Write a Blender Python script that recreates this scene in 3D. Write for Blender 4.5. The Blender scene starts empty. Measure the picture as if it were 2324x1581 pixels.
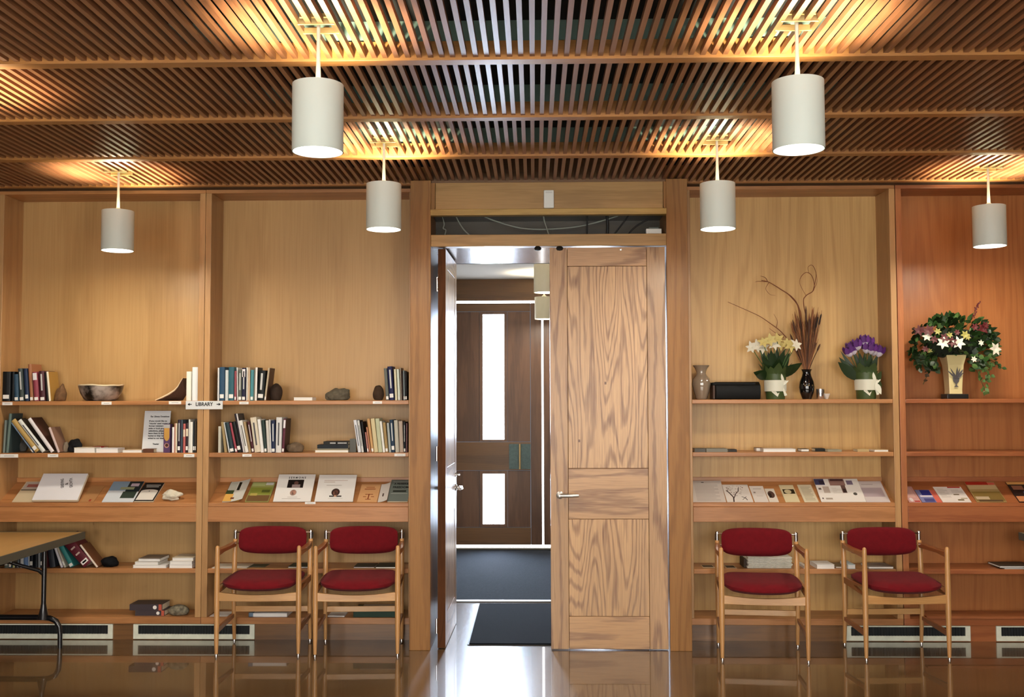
import bpy, bmesh, math, random
from mathutils import Vector, Matrix, noise
random.seed(7)
SC = bpy.context.scene
COL = SC.collection
V = Vector
PI = math.pi

# ------------------------------------------------------------------ camera
W_, H_, F_ = 2324.0, 1581.0, 2300.0
EYE = 1.706                      # eye height
VPX, VPY = 1212.0, 905.0         # where lines going straight into the room meet
def _basis():
    y = V((VPX - W_ / 2, H_ / 2 - VPY, -F_)).normalized()
    x = V((1.0, 0.0025, 0.0)); x = (x - y * x.dot(y)).normalized()
    z = x.cross(y)
    return x, y, z
BX, BY, BZ = _basis()
CAM = V((0, 0, EYE))
def ray(px, py):
    c = V((px - W_ / 2, H_ / 2 - py, -F_))
    return V((BX.dot(c), BY.dot(c), BZ.dot(c)))
def at(px, py, Y):
    d = ray(px, py); return CAM + d * (Y / d.y)
def on(px, py, Z):
    d = ray(px, py); return CAM + d * ((Z - EYE) / d.z)
def onplane(px, py, p, n):
    d = ray(px, py); return CAM + d * ((p - CAM).dot(n) / d.dot(n))

cd = bpy.data.cameras.new('camera'); cam = bpy.data.objects.new('camera', cd); COL.objects.link(cam)
cd.sensor_width = 36; cd.lens = 36 * F_ / W_; cd.clip_start = 0.05; cd.clip_end = 100
m = Matrix(((BX.x, BX.y, BX.z), (BY.x, BY.y, BY.z), (BZ.x, BZ.y, BZ.z))).to_4x4()
m.translation = CAM; cam.matrix_world = m
SC.camera = cam

# ------------------------------------------------------------------ materials
def lin(c):
    if isinstance(c, str):
        c = c.lstrip('#'); c = tuple(int(c[i:i + 2], 16) / 255 for i in (0, 2, 4))
    return tuple(((v / 12.92) if v <= 0.04045 else ((v + 0.055) / 1.055) ** 2.4) for v in c) + (1.0,)
MATS = {}
def mat(name, color, rough=0.5, metal=0.0, emit=None, estr=0.0, coat=0.0, spec=0.5, bump=0.0, bscale=200, var=0.0, vscale=20, sheen=0.0, trans=0.0, alpha=1.0):
    if name in MATS: return MATS[name]
    mt = bpy.data.materials.new(name); mt.use_nodes = True
    nt = mt.node_tree; b = nt.nodes['Principled BSDF']
    c = lin(color)
    b.inputs['Base Color'].default_value = c
    b.inputs['Roughness'].default_value = rough
    b.inputs['Metallic'].default_value = metal
    b.inputs['Specular IOR Level'].default_value = spec
    b.inputs['Coat Weight'].default_value = coat
    b.inputs['Sheen Weight'].default_value = sheen
    b.inputs['Transmission Weight'].default_value = trans
    b.inputs['Alpha'].default_value = alpha
    if emit:
        b.inputs['Emission Color'].default_value = lin(emit); b.inputs['Emission Strength'].default_value = estr
    if bump or var:
        tc = nt.nodes.new('ShaderNodeTexCoord')
        if var:
            n = nt.nodes.new('ShaderNodeTexNoise'); n.inputs['Scale'].default_value = vscale; n.inputs['Detail'].default_value = 4
            nt.links.new(tc.outputs['Object'], n.inputs['Vector'])
            r = nt.nodes.new('ShaderNodeMapRange'); r.inputs['From Min'].default_value = 0.3; r.inputs['From Max'].default_value = 0.7
            r.inputs['To Min'].default_value = 1 - var; r.inputs['To Max'].default_value = 1 + var
            nt.links.new(n.outputs['Fac'], r.inputs['Value'])
            h = nt.nodes.new('ShaderNodeHueSaturation'); h.inputs['Color'].default_value = c
            nt.links.new(r.outputs['Result'], h.inputs['Value']); nt.links.new(h.outputs['Color'], b.inputs['Base Color'])
        if bump:
            n = nt.nodes.new('ShaderNodeTexNoise'); n.inputs['Scale'].default_value = bscale; n.inputs['Detail'].default_value = 3
            nt.links.new(tc.outputs['Object'], n.inputs['Vector'])
            bp = nt.nodes.new('ShaderNodeBump'); bp.inputs['Strength'].default_value = bump; bp.inputs['Distance'].default_value = 0.004
            nt.links.new(n.outputs['Fac'], bp.inputs['Height']); nt.links.new(bp.outputs['Normal'], b.inputs['Normal'])
    MATS[name] = mt; return mt

def wood(name, light, dark, axis='Z', rough=0.35, freq=7.0, size=1.0, contrast=0.6, stretch=0.16, coat=0.15, fiber=0.25, seam=0.0, spec=0.4, tone=0.10):
    """plain-sawn oak: the contour lines of a stretched noise field are the growth rings, fine stretched noise the pores"""
    if name in MATS: return MATS[name]
    mt = bpy.data.materials.new(name); mt.use_nodes = True
    nt = mt.node_tree; L = nt.links.new; N = nt.nodes.new
    b = nt.nodes['Principled BSDF']
    b.inputs['Roughness'].default_value = rough; b.inputs['Coat Weight'].default_value = coat; b.inputs['Coat Roughness'].default_value = 0.25
    b.inputs['Specular IOR Level'].default_value = spec
    tc = N('ShaderNodeTexCoord'); oi = N('ShaderNodeObjectInfo')
    off = N('ShaderNodeVectorMath'); off.operation = 'MULTIPLY_ADD'
    rv = N('ShaderNodeCombineXYZ')
    for k in range(3): L(oi.outputs['Random'], rv.inputs[k])
    L(rv.outputs[0], off.inputs[0]); off.inputs[1].default_value = (13.7, 29.1, 7.3); L(tc.outputs['Object'], off.inputs[2])
    def mapped(a, s):
        mp = N('ShaderNodeMapping'); sc = [a, a, a]; sc['XYZ'.index(axis)] = s
        mp.inputs['Scale'].default_value = sc; L(off.outputs[0], mp.inputs['Vector']); return mp.outputs[0]
    n1 = N('ShaderNodeTexNoise'); n1.inputs['Scale'].default_value = 3.4 / size; n1.inputs['Detail'].default_value = 1.5; n1.inputs['Roughness'].default_value = 0.35
    L(mapped(1.0, stretch), n1.inputs['Vector'])
    mu = N('ShaderNodeMath'); mu.operation = 'MULTIPLY'; mu.inputs[1].default_value = freq * 6.283; L(n1.outputs['Fac'], mu.inputs[0])
    nj = N('ShaderNodeTexNoise'); nj.inputs['Scale'].default_value = 30 / size; nj.inputs['Detail'].default_value = 1; L(mapped(1.0, 0.12), nj.inputs['Vector'])
    ad = N('ShaderNodeMath'); ad.operation = 'MULTIPLY_ADD'; ad.inputs[1].default_value = 3.2; L(nj.outputs['Fac'], ad.inputs[0]); L(mu.outputs[0], ad.inputs[2])
    si = N('ShaderNodeMath'); si.operation = 'SINE'; L(ad.outputs[0], si.inputs[0])
    mr = N('ShaderNodeMapRange'); mr.inputs['From Min'].default_value = 0.0; mr.inputs['From Max'].default_value = 1.0
    mr.inputs['To Max'].default_value = contrast; L(si.outputs[0], mr.inputs['Value'])
    n2 = N('ShaderNodeTexNoise'); n2.inputs['Scale'].default_value = 150 / size; n2.inputs['Detail'].default_value = 1.5; L(mapped(1.0, 0.02), n2.inputs['Vector'])
    m2 = N('ShaderNodeMapRange'); m2.inputs['From Min'].default_value = 0.42; m2.inputs['From Max'].default_value = 0.68; m2.inputs['To Max'].default_value = fiber; L(n2.outputs['Fac'], m2.inputs['Value'])
    sm = N('ShaderNodeMath'); sm.operation = 'ADD'; sm.use_clamp = True; L(mr.outputs[0], sm.inputs[0]); L(m2.outputs[0], sm.inputs[1])
    n3 = N('ShaderNodeTexNoise'); n3.inputs['Scale'].default_value = 1.6; n3.inputs['Detail'].default_value = 1; L(mapped(1.0, 0.3), n3.inputs['Vector'])
    m3 = N('ShaderNodeMapRange'); m3.inputs['From Min'].default_value = 0.3; m3.inputs['From Max'].default_value = 0.7
    m3.inputs['To Min'].default_value = 1 - tone; m3.inputs['To Max'].default_value = 1 + tone; L(n3.outputs['Fac'], m3.inputs['Value'])
    mx = N('ShaderNodeMix'); mx.data_type = 'RGBA'; mx.inputs['A'].default_value = lin(light); mx.inputs['B'].default_value = lin(dark)
    L(sm.outputs[0], mx.inputs['Factor'])
    hs = N('ShaderNodeHueSaturation'); L(mx.outputs['Result'], hs.inputs['Color']); L(m3.outputs[0], hs.inputs['Value'])
    L(hs.outputs['Color'], b.inputs['Base Color'])
    MATS[name] = mt; return mt

# ------------------------------------------------------------------ mesh helpers
class MB:
    def __init__(s): s.v = []; s.f = []; s.m = []; s.cur = 0
    def add(s, vs, fs, M=None):
        b = len(s.v)
        s.v += [(M @ V(p)) if M is not None else V(p) for p in vs]
        s.f += [tuple(b + i for i in f) for f in fs]; s.m += [s.cur] * len(fs)
        return s
    def box(s, lo, hi, M=None):
        x0, y0, z0 = lo; x1, y1, z1 = hi
        vs = [(x0, y0, z0), (x1, y0, z0), (x1, y1, z0), (x0, y1, z0), (x0, y0, z1), (x1, y0, z1), (x1, y1, z1), (x0, y1, z1)]
        return s.add(vs, [(0, 3, 2, 1), (4, 5, 6, 7), (0, 1, 5, 4), (1, 2, 6, 5), (2, 3, 7, 6), (3, 0, 4, 7)], M)
    def hexa(s, vs, M=None):     # eight corners, bottom ring then top ring
        return s.add(vs, [(0, 3, 2, 1), (4, 5, 6, 7), (0, 1, 5, 4), (1, 2, 6, 5), (2, 3, 7, 6), (3, 0, 4, 7)], M)
    def prism(s, poly, a, b, axis='Y', M=None):
        n = len(poly)
        def p(q, t): return {'Y': (q[0], t, q[1]), 'X': (t, q[0], q[1]), 'Z': (q[0], q[1], t)}[axis]
        vs = [p(q, a) for q in poly] + [p(q, b) for q in poly]
        fs = [tuple(range(n)), tuple(range(2 * n - 1, n - 1, -1))] + [(i, i + n, (i + 1) % n + n, (i + 1) % n) for i in range(n)]
        return s.add(vs, fs, M)
    def lathe(s, prof, n=24, M=None, cap0=True, cap1=True):
        vs = []; fs = []
        for r, z in prof:
            for k in range(n):
                a = 2 * PI * k / n; vs.append((r * math.cos(a), r * math.sin(a), z))
        for i in range(len(prof) - 1):
            for k in range(n):
                k2 = (k + 1) % n
                fs.append((i * n + k, i * n + k2, (i + 1) * n + k2, (i + 1) * n + k))
        if cap0: fs.append(tuple(range(n - 1, -1, -1)))
        if cap1: fs.append(tuple((len(prof) - 1) * n + k for k in range(n)))
        return s.add(vs, fs, M)
    def tube(s, pts, rad, n=8, M=None):
        pts = [V(p) for p in pts]
        if not isinstance(rad, (list, tuple)): rad = [rad] * len(pts)
        vs = []; fs = []; up = None
        for i, p in enumerate(pts):
            d = (pts[min(i + 1, len(pts) - 1)] - pts[max(i - 1, 0)]).normalized()
            if up is None: up = d.orthogonal().normalized()
            up = (up - d * up.dot(d)).normalized(); w = d.cross(up)
            for k in range(n):
                a = 2 * PI * k / n; vs.append(p + (up * math.cos(a) + w * math.sin(a)) * rad[i])
        for i in range(len(pts) - 1):
            for k in range(n):
                k2 = (k + 1) % n; fs.append((i * n + k, i * n + k2, (i + 1) * n + k2, (i + 1) * n + k))
        fs.append(tuple(range(n - 1, -1, -1))); fs.append(tuple((len(pts) - 1) * n + k for k in range(n)))
        return s.add(vs, fs, M)
    def leaf(s, base, d, length, width, nrm, curl=0.25, seg=5, fold=0.15):
        d = V(d).normalized(); nrm = V(nrm); nrm = (nrm - d * nrm.dot(d)).normalized(); w = d.cross(nrm)
        vs = []; fs = []
        for i in range(seg + 1):
            t = i / seg; wd = width * 0.5 * max(0.02, math.sin(PI * (0.06 + 0.92 * t) ** 0.8))
            c = V(base) + d * (length * t) - nrm * (curl * length * t * t)
            vs += [c - w * wd + nrm * (fold * wd), c, c + w * wd + nrm * (fold * wd)]
        for i in range(seg):
            for k in range(2): fs.append((i * 3 + k, i * 3 + k + 1, (i + 1) * 3 + k + 1, (i + 1) * 3 + k))
        return s.add(vs, fs)
    def strip(s, base, d, length, w0, w1, nrm, curl=0.1, seg=4):
        d = V(d).normalized(); nrm = V(nrm); nrm = (nrm - d * nrm.dot(d)).normalized(); w = d.cross(nrm); vs = []; fs = []
        for i in range(seg + 1):
            t = i / seg; c = V(base) + d * (length * t) - nrm * (curl * length * t * t); q = (w0 + (w1 - w0) * t) / 2; vs += [c - w * q, c + w * q]
        for i in range(seg): fs.append((2 * i, 2 * i + 1, 2 * i + 3, 2 * i + 2))
        return s.add(vs, fs)
    def build(s, name, mats, parent=None, loc=None, smooth=None, bevel=0.0, seg=2, sub=0, mtx=None):
        me = bpy.data.meshes.new(name); me.from_pydata([tuple(p) for p in s.v], [], s.f)
        if not isinstance(mats, (list, tuple)): mats = [mats]
        for mt in mats: me.materials.append(mt)
        me.polygons.foreach_set('material_index', s.m)
        bm = bmesh.new(); bm.from_mesh(me); bmesh.ops.recalc_face_normals(bm, faces=bm.faces); bm.to_mesh(me); bm.free()
        if smooth is not None:
            me.polygons.foreach_set('use_smooth', [True] * len(me.polygons))
            if smooth < 180: me.set_sharp_from_angle(angle=math.radians(smooth))
        me.update()
        o = bpy.data.objects.new(name, me); COL.objects.link(o)
        if parent: o.parent = parent
        if loc is not None: o.location = loc
        if mtx is not None: o.matrix_local = mtx
        if bevel:
            b = o.modifiers.new('soft', 'BEVEL'); b.width = bevel; b.segments = seg; b.limit_method = 'ANGLE'; b.angle_limit = math.radians(40)
            b.harden_normals = False
        if sub:
            sb = o.modifiers.new('sub', 'SUBSURF'); sb.levels = sub; sb.render_levels = sub
        return o

def tag(o, label, cat, group=None):
    o['label'] = label; o['category'] = cat
    if group: o['group'] = group
    return o
def T(name, label, cat, loc=(0, 0, 0), group=None, rotz=0.0):
    o = bpy.data.objects.new(name, None); COL.objects.link(o); o.location = loc; o.rotation_euler = (0, 0, rotz)
    o.empty_display_size = 0.05
    return tag(o, label, cat, group)
def struct(o): o['kind'] = 'structure'; return o
def struct_empty(name, loc=(0, 0, 0), rotz=0.0):
    o = bpy.data.objects.new(name, None); COL.objects.link(o); o.location = loc; o.rotation_euler = (0, 0, rotz); o['kind'] = 'structure'
    return o
def copy_tree(o, parent=None):
    c = o.copy(); COL.objects.link(c); c.parent = parent
    for ch in list(o.children): copy_tree(ch, c)
    return c
def text(name, body, size, mt, parent, loc, face='front', align='CENTER', width=None, extr=0.0004, rot=0.0, bold=0.0):
    cu = bpy.data.curves.new('tx', 'FONT'); cu.body = body; cu.size = size; cu.align_x = align; cu.align_y = 'CENTER'; cu.extrude = extr; cu.resolution_u = 3; cu.offset = bold * size
    ob = bpy.data.objects.new('tx', cu); COL.objects.link(ob); bpy.context.view_layer.update()
    me = bpy.data.meshes.new_from_object(ob.evaluated_get(bpy.context.evaluated_depsgraph_get()))
    bpy.data.objects.remove(ob); bpy.data.curves.remove(cu)
    xs = [v.co.x for v in me.vertices]
    sx = width / (max(xs) - min(xs)) if width and xs else 1.0
    R = Matrix.Rotation(rot, 4, 'Z') @ Matrix.Diagonal((sx, 1, 1, 1))
    if face == 'front': R = Matrix.Rotation(PI / 2, 4, 'X') @ R
    me.transform(R); me.name = name; me.materials.clear(); me.materials.append(mt)
    o = bpy.data.objects.new(name, me); COL.objects.link(o); o.parent = parent; o.location = loc
    return o
def Rx(a): return Matrix.Rotation(a, 4, 'X')
def Ry(a): return Matrix.Rotation(a, 4, 'Y')
def Rz(a): return Matrix.Rotation(a, 4, 'Z')
def Tr(*p): return Matrix.Translation(V(p))

# ------------------------------------------------------------------ planes of the room
YJ = 6.97                                   # face of the door casing
YS = YJ * (1468 - VPY) / (1446 - VPY)       # face of the bookcases
YB = YS / 0.9623                            # their backs
ZC = 3.231                                  # underside of the ceiling slats
YFAR = 11.6
def zs(py, px=700, Y=None): return at(px, py, YS if Y is None else Y).z
def xs(px, py=900, Y=None): return at(px, py, YS if Y is None else Y).x

# woods
OAK = wood('oak_panel', '#b8935f', '#98703f', 'Z', rough=0.42, freq=3.0, size=1.4, contrast=0.30, stretch=0.10, fiber=0.22, coat=0.05)
OAKB = wood('oak_panel_figured', '#cda66a', '#a1783f', 'Z', rough=0.40, freq=11.0, size=1.1, contrast=0.24, stretch=0.11, fiber=0.22, coat=0.05, tone=0.05)
OAKR = wood('oak_panel_lamplit', '#ab6d3c', '#854a24', 'Z', rough=0.42, freq=10.0, size=1.1, contrast=0.28, stretch=0.11, fiber=0.22, coat=0.05, tone=0.06)  # oak with the warm cast of the lamps mixed into its colour
OAKV = wood('oak_upright', '#b98f5e', '#91683c', 'Z', rough=0.38, freq=4.0, size=0.5, contrast=0.30, stretch=0.06)
OAKV_LAMPLIT = wood('oak_upright_lamplit', '#aa6c40', '#834828', 'Z', rough=0.38, freq=4.0, size=0.5, contrast=0.30, stretch=0.06)
OAKH = wood('oak_shelf', '#b67f4e', '#8b5830', 'X', rough=0.38, freq=4.0, size=0.5, contrast=0.40, stretch=0.08)
OAKH_LAMPLIT = wood('oak_shelf_lamplit', '#a5633a', '#7d4022', 'X', rough=0.38, freq=4.0, size=0.5, contrast=0.40, stretch=0.08)
CASE = wood('oak_casing', '#986c3d', '#6f4a26', 'Z', rough=0.42, freq=8.0, size=0.6, contrast=0.40, stretch=0.07, coat=0.0, spec=0.25)
CASEH = wood('oak_header', '#ac8650', '#806032', 'X', rough=0.36, freq=5.0, size=0.6, contrast=0.35, stretch=0.07)
DOORP = wood('oak_door_panel', '#be986c', '#754f31', 'Z', rough=0.33, freq=20.0, size=0.62, contrast=0.62, stretch=0.10, fiber=0.4)
DOORV = wood('oak_door_stile', '#b08a60', '#744e30', 'Z', rough=0.33, freq=7.0, size=0.5, contrast=0.65, stretch=0.09, fiber=0.35)
DOORH = wood('oak_door_rail', '#b79066', '#765034', 'X', rough=0.33, freq=7.0, size=0.5, contrast=0.6, stretch=0.12, fiber=0.35)
DARKV = wood('walnut_vertical', '#6f4d35', '#432a1b', 'Z', rough=0.4, freq=4.0, size=0.8, contrast=0.4, stretch=0.08)
DARKH = wood('walnut_horizontal', '#75522f', '#48301d', 'X', rough=0.4, freq=4.0, size=0.8, contrast=0.4, stretch=0.08)
SLAT = wood('redwood_slat', '#90603f', '#6a432c', 'Y', rough=0.38, freq=4.0, size=0.4, contrast=0.35, stretch=0.05, coat=0.1)
JOIST = wood('fir_joist', '#b07a42', '#8a5a2c', 'X', rough=0.45, freq=4.0, size=0.4, contrast=0.3, stretch=0.05)
BEECH = wood('beech_chair', '#c2925c', '#a06c3a', 'Z', rough=0.28, freq=3.0, size=0.3, contrast=0.30, stretch=0.06, coat=0.3)
BEECHH = wood('beech_rail', '#c4965f', '#a3703e', 'X', rough=0.28, freq=3.0, size=0.3, contrast=0.30, stretch=0.06, coat=0.3)
BEECHD = wood('beech_arm', '#8f5730', '#6d3d1e', 'Y', rough=0.3, freq=3.0, size=0.3, contrast=0.3, stretch=0.06, coat=0.3)
PLASTER = mat('plaster', '#d8d6d0', 0.8)
BLACKV = mat('void_black_paint', '#0e1110', 0.9)
CHROME = mat('chrome', '#d8d8d8', 0.18, 1.0)
BLACKM = mat('black_enamel', '#0a0d12', 0.28, 0.0, coat=0.4)
BLACKR = mat('black_rubber', '#0c0c0d', 0.6)
WHITEP = mat('white_paint', '#dfe2dc', 0.45)
PAPER = mat('white_paper', '#e6e4de', 0.7)
PAGES = mat('book_pages', '#ddd2b8', 0.85)
INK = mat('black_ink', '#1c1a1c', 0.6)
GREYINK = mat('grey_ink', '#8a8684', 0.7)
# ------------------------------------------------------------------ floor, walls, ceiling
XW = 6.2
def floor_material():
    mt = bpy.data.materials.new('stained_concrete'); mt.use_nodes = True
    nt = mt.node_tree; L = nt.links.new; N = nt.nodes.new; b = nt.nodes['Principled BSDF']
    tc = N('ShaderNodeTexCoord')
    n1 = N('ShaderNodeTexNoise'); n1.inputs['Scale'].default_value = 1.7; n1.inputs['Detail'].default_value = 7; n1.inputs['Roughness'].default_value = 0.6; L(tc.outputs['Object'], n1.inputs['Vector'])
    cr = N('ShaderNodeValToRGB'); cr.color_ramp.elements[0].position = 0.3; cr.color_ramp.elements[1].position = 0.72
    cr.color_ramp.elements[0].color = lin('#4a3620'); cr.color_ramp.elements[1].color = lin('#5f4a2e'); L(n1.outputs['Fac'], cr.inputs['Fac']); L(cr.outputs['Color'], b.inputs['Base Color'])
    n2 = N('ShaderNodeTexNoise'); n2.inputs['Scale'].default_value = 14; n2.inputs['Detail'].default_value = 6; L(tc.outputs['Object'], n2.inputs['Vector'])
    mr = N('ShaderNodeMapRange'); mr.inputs['To Min'].default_value = 0.23; mr.inputs['To Max'].default_value = 0.25; L(n2.outputs['Fac'], mr.inputs['Value']); L(mr.outputs[0], b.inputs['Roughness'])
    n3 = N('ShaderNodeTexNoise'); n3.inputs['Scale'].default_value = 3.0; n3.inputs['Detail'].default_value = 2; L(tc.outputs['Object'], n3.inputs['Vector'])
    bp = N('ShaderNodeBump'); bp.inputs['Strength'].default_value = 0.02; bp.inputs['Distance'].default_value = 0.01; L(n3.outputs['Fac'], bp.inputs['Height']); L(bp.outputs['Normal'], b.inputs['Normal'])
    b.inputs['Specular IOR Level'].default_value = 0.6
    b.inputs['Coat Weight'].default_value = 1.0; b.inputs['Coat Roughness'].default_value = 0.035
    return mt
FLOOR = floor_material()
YTH = on(1140, 1365, 0).y                     # threshold between the porch floor and the lobby carpet
struct(MB().box((-XW, -1.6, -0.12), (XW, YTH, 0)).build('floor', FLOOR))
CARPET = mat('charcoal_carpet', '#1e2228', 1.0, bump=0.6, bscale=350, var=0.25, vscale=60, spec=0.1)
struct(MB().box((-1.5, YTH, -0.12), (1.6, YFAR, 0.004)).build('floor_lobby', CARPET))
struct(MB().box((-0.72, YTH - 0.03, 0), (0.75, YTH + 0.03, 0.012)).build('trim_5', mat('threshold_metal', '#8a8a86', 0.5, 1.0), bevel=0.003))

# the room behind the camera: plaster walls, unseen glowing windows added as fill light
FILL_PANE = mat('fill_pane', '#ffffff', 0.3, emit='#fbf7f0', estr=11.5)
fw = MB(); fill_wins = [(-3.4, -1.5), (-0.95, 0.95), (1.5, 3.4)]
edge = [-XW] + [e for w in fill_wins for e in w] + [XW]
for i in range(0, len(edge), 2): fw.box((edge[i], -1.75, 0), (edge[i + 1], -1.6, ZC + 0.2))
for a, b_ in fill_wins:
    fw.box((a, -1.75, 0), (b_, -1.6, 0.5)); fw.box((a, -1.75, 2.9), (b_, -1.6, ZC + 0.2))
struct(fw.build('wall_front', PLASTER))
for i, (a, b_) in enumerate(fill_wins):
    w = struct(MB().box((a, -1.72, 0.5), (b_, -1.69, 2.9)).build('window_%d' % (i + 4), FILL_PANE))
    fr = MB()
    for lo, hi in (((a, -1.69, 0.5), (a + 0.05, -1.62, 2.9)), ((b_ - 0.05, -1.69, 0.5), (b_, -1.62, 2.9)), ((a + 0.05, -1.69, 0.5), (b_ - 0.05, -1.62, 0.55)), ((a + 0.05, -1.69, 2.85), (b_ - 0.05, -1.62, 2.9)), ((a + 0.05, -1.69, 1.7), (b_ - 0.05, -1.62, 1.74))): fr.box(lo, hi)
    fr.build('window_frame', OAKV, w)
struct(MB().box((-XW - 0.15, -1.75, 0), (-XW, YB + 0.15, ZC + 0.2)).build('wall_left', DARKV))
struct(MB().box((XW, -1.75, 0), (XW + 0.15, YB + 0.15, ZC + 0.2)).build('wall_right', DARKV))

# portal numbers
xc0, xc1 = at(930, 1000, YJ).x, at(977, 1000, YJ).x          # casing beside the open leaf
xd0, xd1 = at(1517, 1000, YJ).x, at(1566, 1000, YJ).x        # casing beside the closed leaf
zl0, zl1 = at(1212, 558, YJ).z, at(1212, 531, YJ).z          # lintel
zt1 = at(1212, 488, YJ).z; zg1 = at(1212, 474, YJ).z         # cable slot top, ledge top
zh1 = at(1212, 413, YJ).z
ZTOP = ZC + 0.16
struct(MB().box((-XW, YB + 0.02, 0), (xc0 + 0.02, YB + 0.14, ZTOP)).build('wall_back_a', OAK))
struct(MB().box((xd1 - 0.02, YB + 0.02, 0), (XW, YB + 0.14, ZTOP)).build('wall_back_b', OAK))
# casings go from the face back through the wall
YP = at(1212, 594, 0.0 + 1).y
ysoff = EYE and (zl0 + 0.02 - EYE) * F_ / (VPY - 594)
struct(MB().box((xc0, YJ, 0), (xc1, YB + 0.14, ZC - 0.005)).build('trim_1', CASE, bevel=0.003))
struct(MB().box((xd0, YJ, 0), (xd1, YB + 0.14, ZC - 0.005)).build('trim_2', CASE, bevel=0.003))
lintel = struct(MB().box((xc1, YJ + 0.005, zl0), (xd0, YJ + 0.09, zl1)).build('trim_3', CASEH, bevel=0.003))
h = struct_empty('trim_4')                                      # header over the cable slot
e0, e1 = at(988, 450, YJ).x, at(1505, 450, YJ).x
MB().box((xc1, YJ + 0.004, zg1), (e0 - 0.002, YJ + 0.04, zh1)).build('stile', CASE, h, bevel=0.002)
MB().box((e1 + 0.002, YJ + 0.004, zg1), (xd0, YJ + 0.04, zh1)).build('stile', CASE, h, bevel=0.002)
MB().box((e0, YJ + 0.006, zg1 + 0.002), (e1, YJ + 0.04, zh1)).build('panel', CASEH, h, bevel=0.002)
MB().box((xc1 - 0.002, YJ - 0.012, zt1), (xd0 + 0.002, YJ + 0.05, zg1)).build('ledge', wood('oak_ledge', '#b99650', '#8e6d33', 'X', freq=5, size=0.4, contrast=0.4), h, bevel=0.003)
# the dark space the cables run through
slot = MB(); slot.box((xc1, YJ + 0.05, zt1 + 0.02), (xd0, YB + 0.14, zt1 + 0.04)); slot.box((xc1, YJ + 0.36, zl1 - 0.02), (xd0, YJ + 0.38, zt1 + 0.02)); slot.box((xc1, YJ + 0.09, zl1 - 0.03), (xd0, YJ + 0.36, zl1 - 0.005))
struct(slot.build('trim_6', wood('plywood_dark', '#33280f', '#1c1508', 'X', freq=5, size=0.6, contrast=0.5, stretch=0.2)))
struct(MB().box((xc1, YJ + 0.04, zg1 - 0.01), (xd0, YB + 0.14, ZTOP)).build('wall_back_c', DARKH))

# ceiling: black void board, joists, redwood slats in panels between them
JY = [(4.452, 4.522), (5.385, 5.452), (6.255, 6.325)]
ce = struct(MB().box((-XW, -1.75, ZC + 0.17), (XW, YB + 0.14, ZC + 0.2)).build('ceiling', BLACKV))
JYall = [(-1.2, -1.13), (-0.25, -0.18), (0.7, 0.77), (1.63, 1.7), (2.57, 2.64), (3.5, 3.57)] + JY
YEND = (ZC - EYE) * F_ / (VPY - 411)
GREENB = mat('painted_blocking', '#6f8a7e', 0.8)
for a, b_ in JYall:
    j = MB().box((-XW, a, ZC - 0.012), (XW, b_, ZC + 0.075)).build('ceiling_joist', JOIST, ce, bevel=0.002)
    MB().box((-XW, a + 0.01, ZC + 0.075), (XW, b_ - 0.01, ZC + 0.17)).build('blocking', GREENB, ce)
MB().box((-XW, YEND, ZC - 0.004), (XW, YEND + 0.05, ZC + 0.12)).build('ceiling_joist', JOIST, ce, bevel=0.002)
MB().box((-XW, YEND + 0.05, ZC - 0.002), (XW, YS + 0.05, ZC + 0.05)).build('closing_strip', mat('dark_soffit', '#3a2818', 0.7), ce)
PITCH = 16.35 / F_ * YEND
SW = PITCH * 0.44
# pendant grid: (rod foot pixel, shade px top/bottom)
def rodpoint(px, py): return on(px, py, ZC)
PEND = []
for key, px, pyr in (('big_a', 723, 64), ('mid_a', 871.5, 327), ('far_a', 269.5, 393), ('big_b', 1808, 57), ('mid_b', 1627, 322), ('far_b', 2242, 384)):
    PEND.append((key, rodpoint(px, pyr)))
PEND.append(('out_a', V((PEND[2][1].x, PEND[2][1].y - 1.95, ZC))))
PEND.append(('out_b', V((PEND[5][1].x, PEND[5][1].y - 1.95, ZC))))
def slats(y0, y1, holes):
    mb = MB(); n = int(XW / PITCH)
    x_off = at(1208.5, 250, 5.3).x
    for k in range(-n - 2, n + 3):
        x = x_off + k * PITCH + random.uniform(-0.0015, 0.0015)
        if abs(x) > XW - 0.02: continue
        cuts = [(y0, y1)]
        for hx, hy in holes:
            if abs(x - hx) < 0.066 and y0 < hy < y1:
                cuts = [(y0, hy - 0.055), (hy + 0.055, y1)]
        dz = random.uniform(-0.001, 0.001)
        for a, b_ in cuts: mb.box((x - SW / 2, a, ZC + dz), (x + SW / 2, b_, ZC + 0.027))
    return mb
HO = [(p.x, p.y) for k, p in PEND]
ys = [-1.6] + [v for ab in JYall for v in ab] + [YEND]
for i in range(0, len(ys), 2):
    slats(ys[i] + 0.0, ys[i + 1] - 0.0, HO).build('slat_panel', SLAT, ce)

# ------------------------------------------------------------------ lobby beyond the doors
ZLC = EYE + (VPY - 632) / F_ * YFAR
XL0, XL1 = -1.25, 1.45
sof = MB(); y = YB + 0.0
YSO = 7.98
k = 0; yy = YJ + 0.09
while yy < YSO:
    sof.box((xc1 - 0.0, yy + 0.002, zl0 + 0.012), (xd0, min(yy + 0.088, YSO), zl0 + 0.03)); yy += 0.09
sof.box((xc1, YJ + 0.09, zl0 + 0.03), (xd0, YSO, zl0 + 0.04))
struct(sof.build('ceiling_porch', wood('oak_soffit', '#8d6f58', '#60483a', 'X', rough=0.16, freq=4, size=0.5, contrast=0.4, coat=0.6)))
struct(MB().box((XL0 - 0.1, YSO - 0.02, ZLC), (XL1 + 0.1, YFAR + 0.1, ZLC + 0.1)).build('ceiling_lobby', mat('lobby_white', '#bdbab4', 0.8)))
struct(MB().box((XL0, YSO - 0.03, zl0 + 0.012), (XL1, YSO, ZLC)).build('wall_lobby_front', PLASTER))
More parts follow.
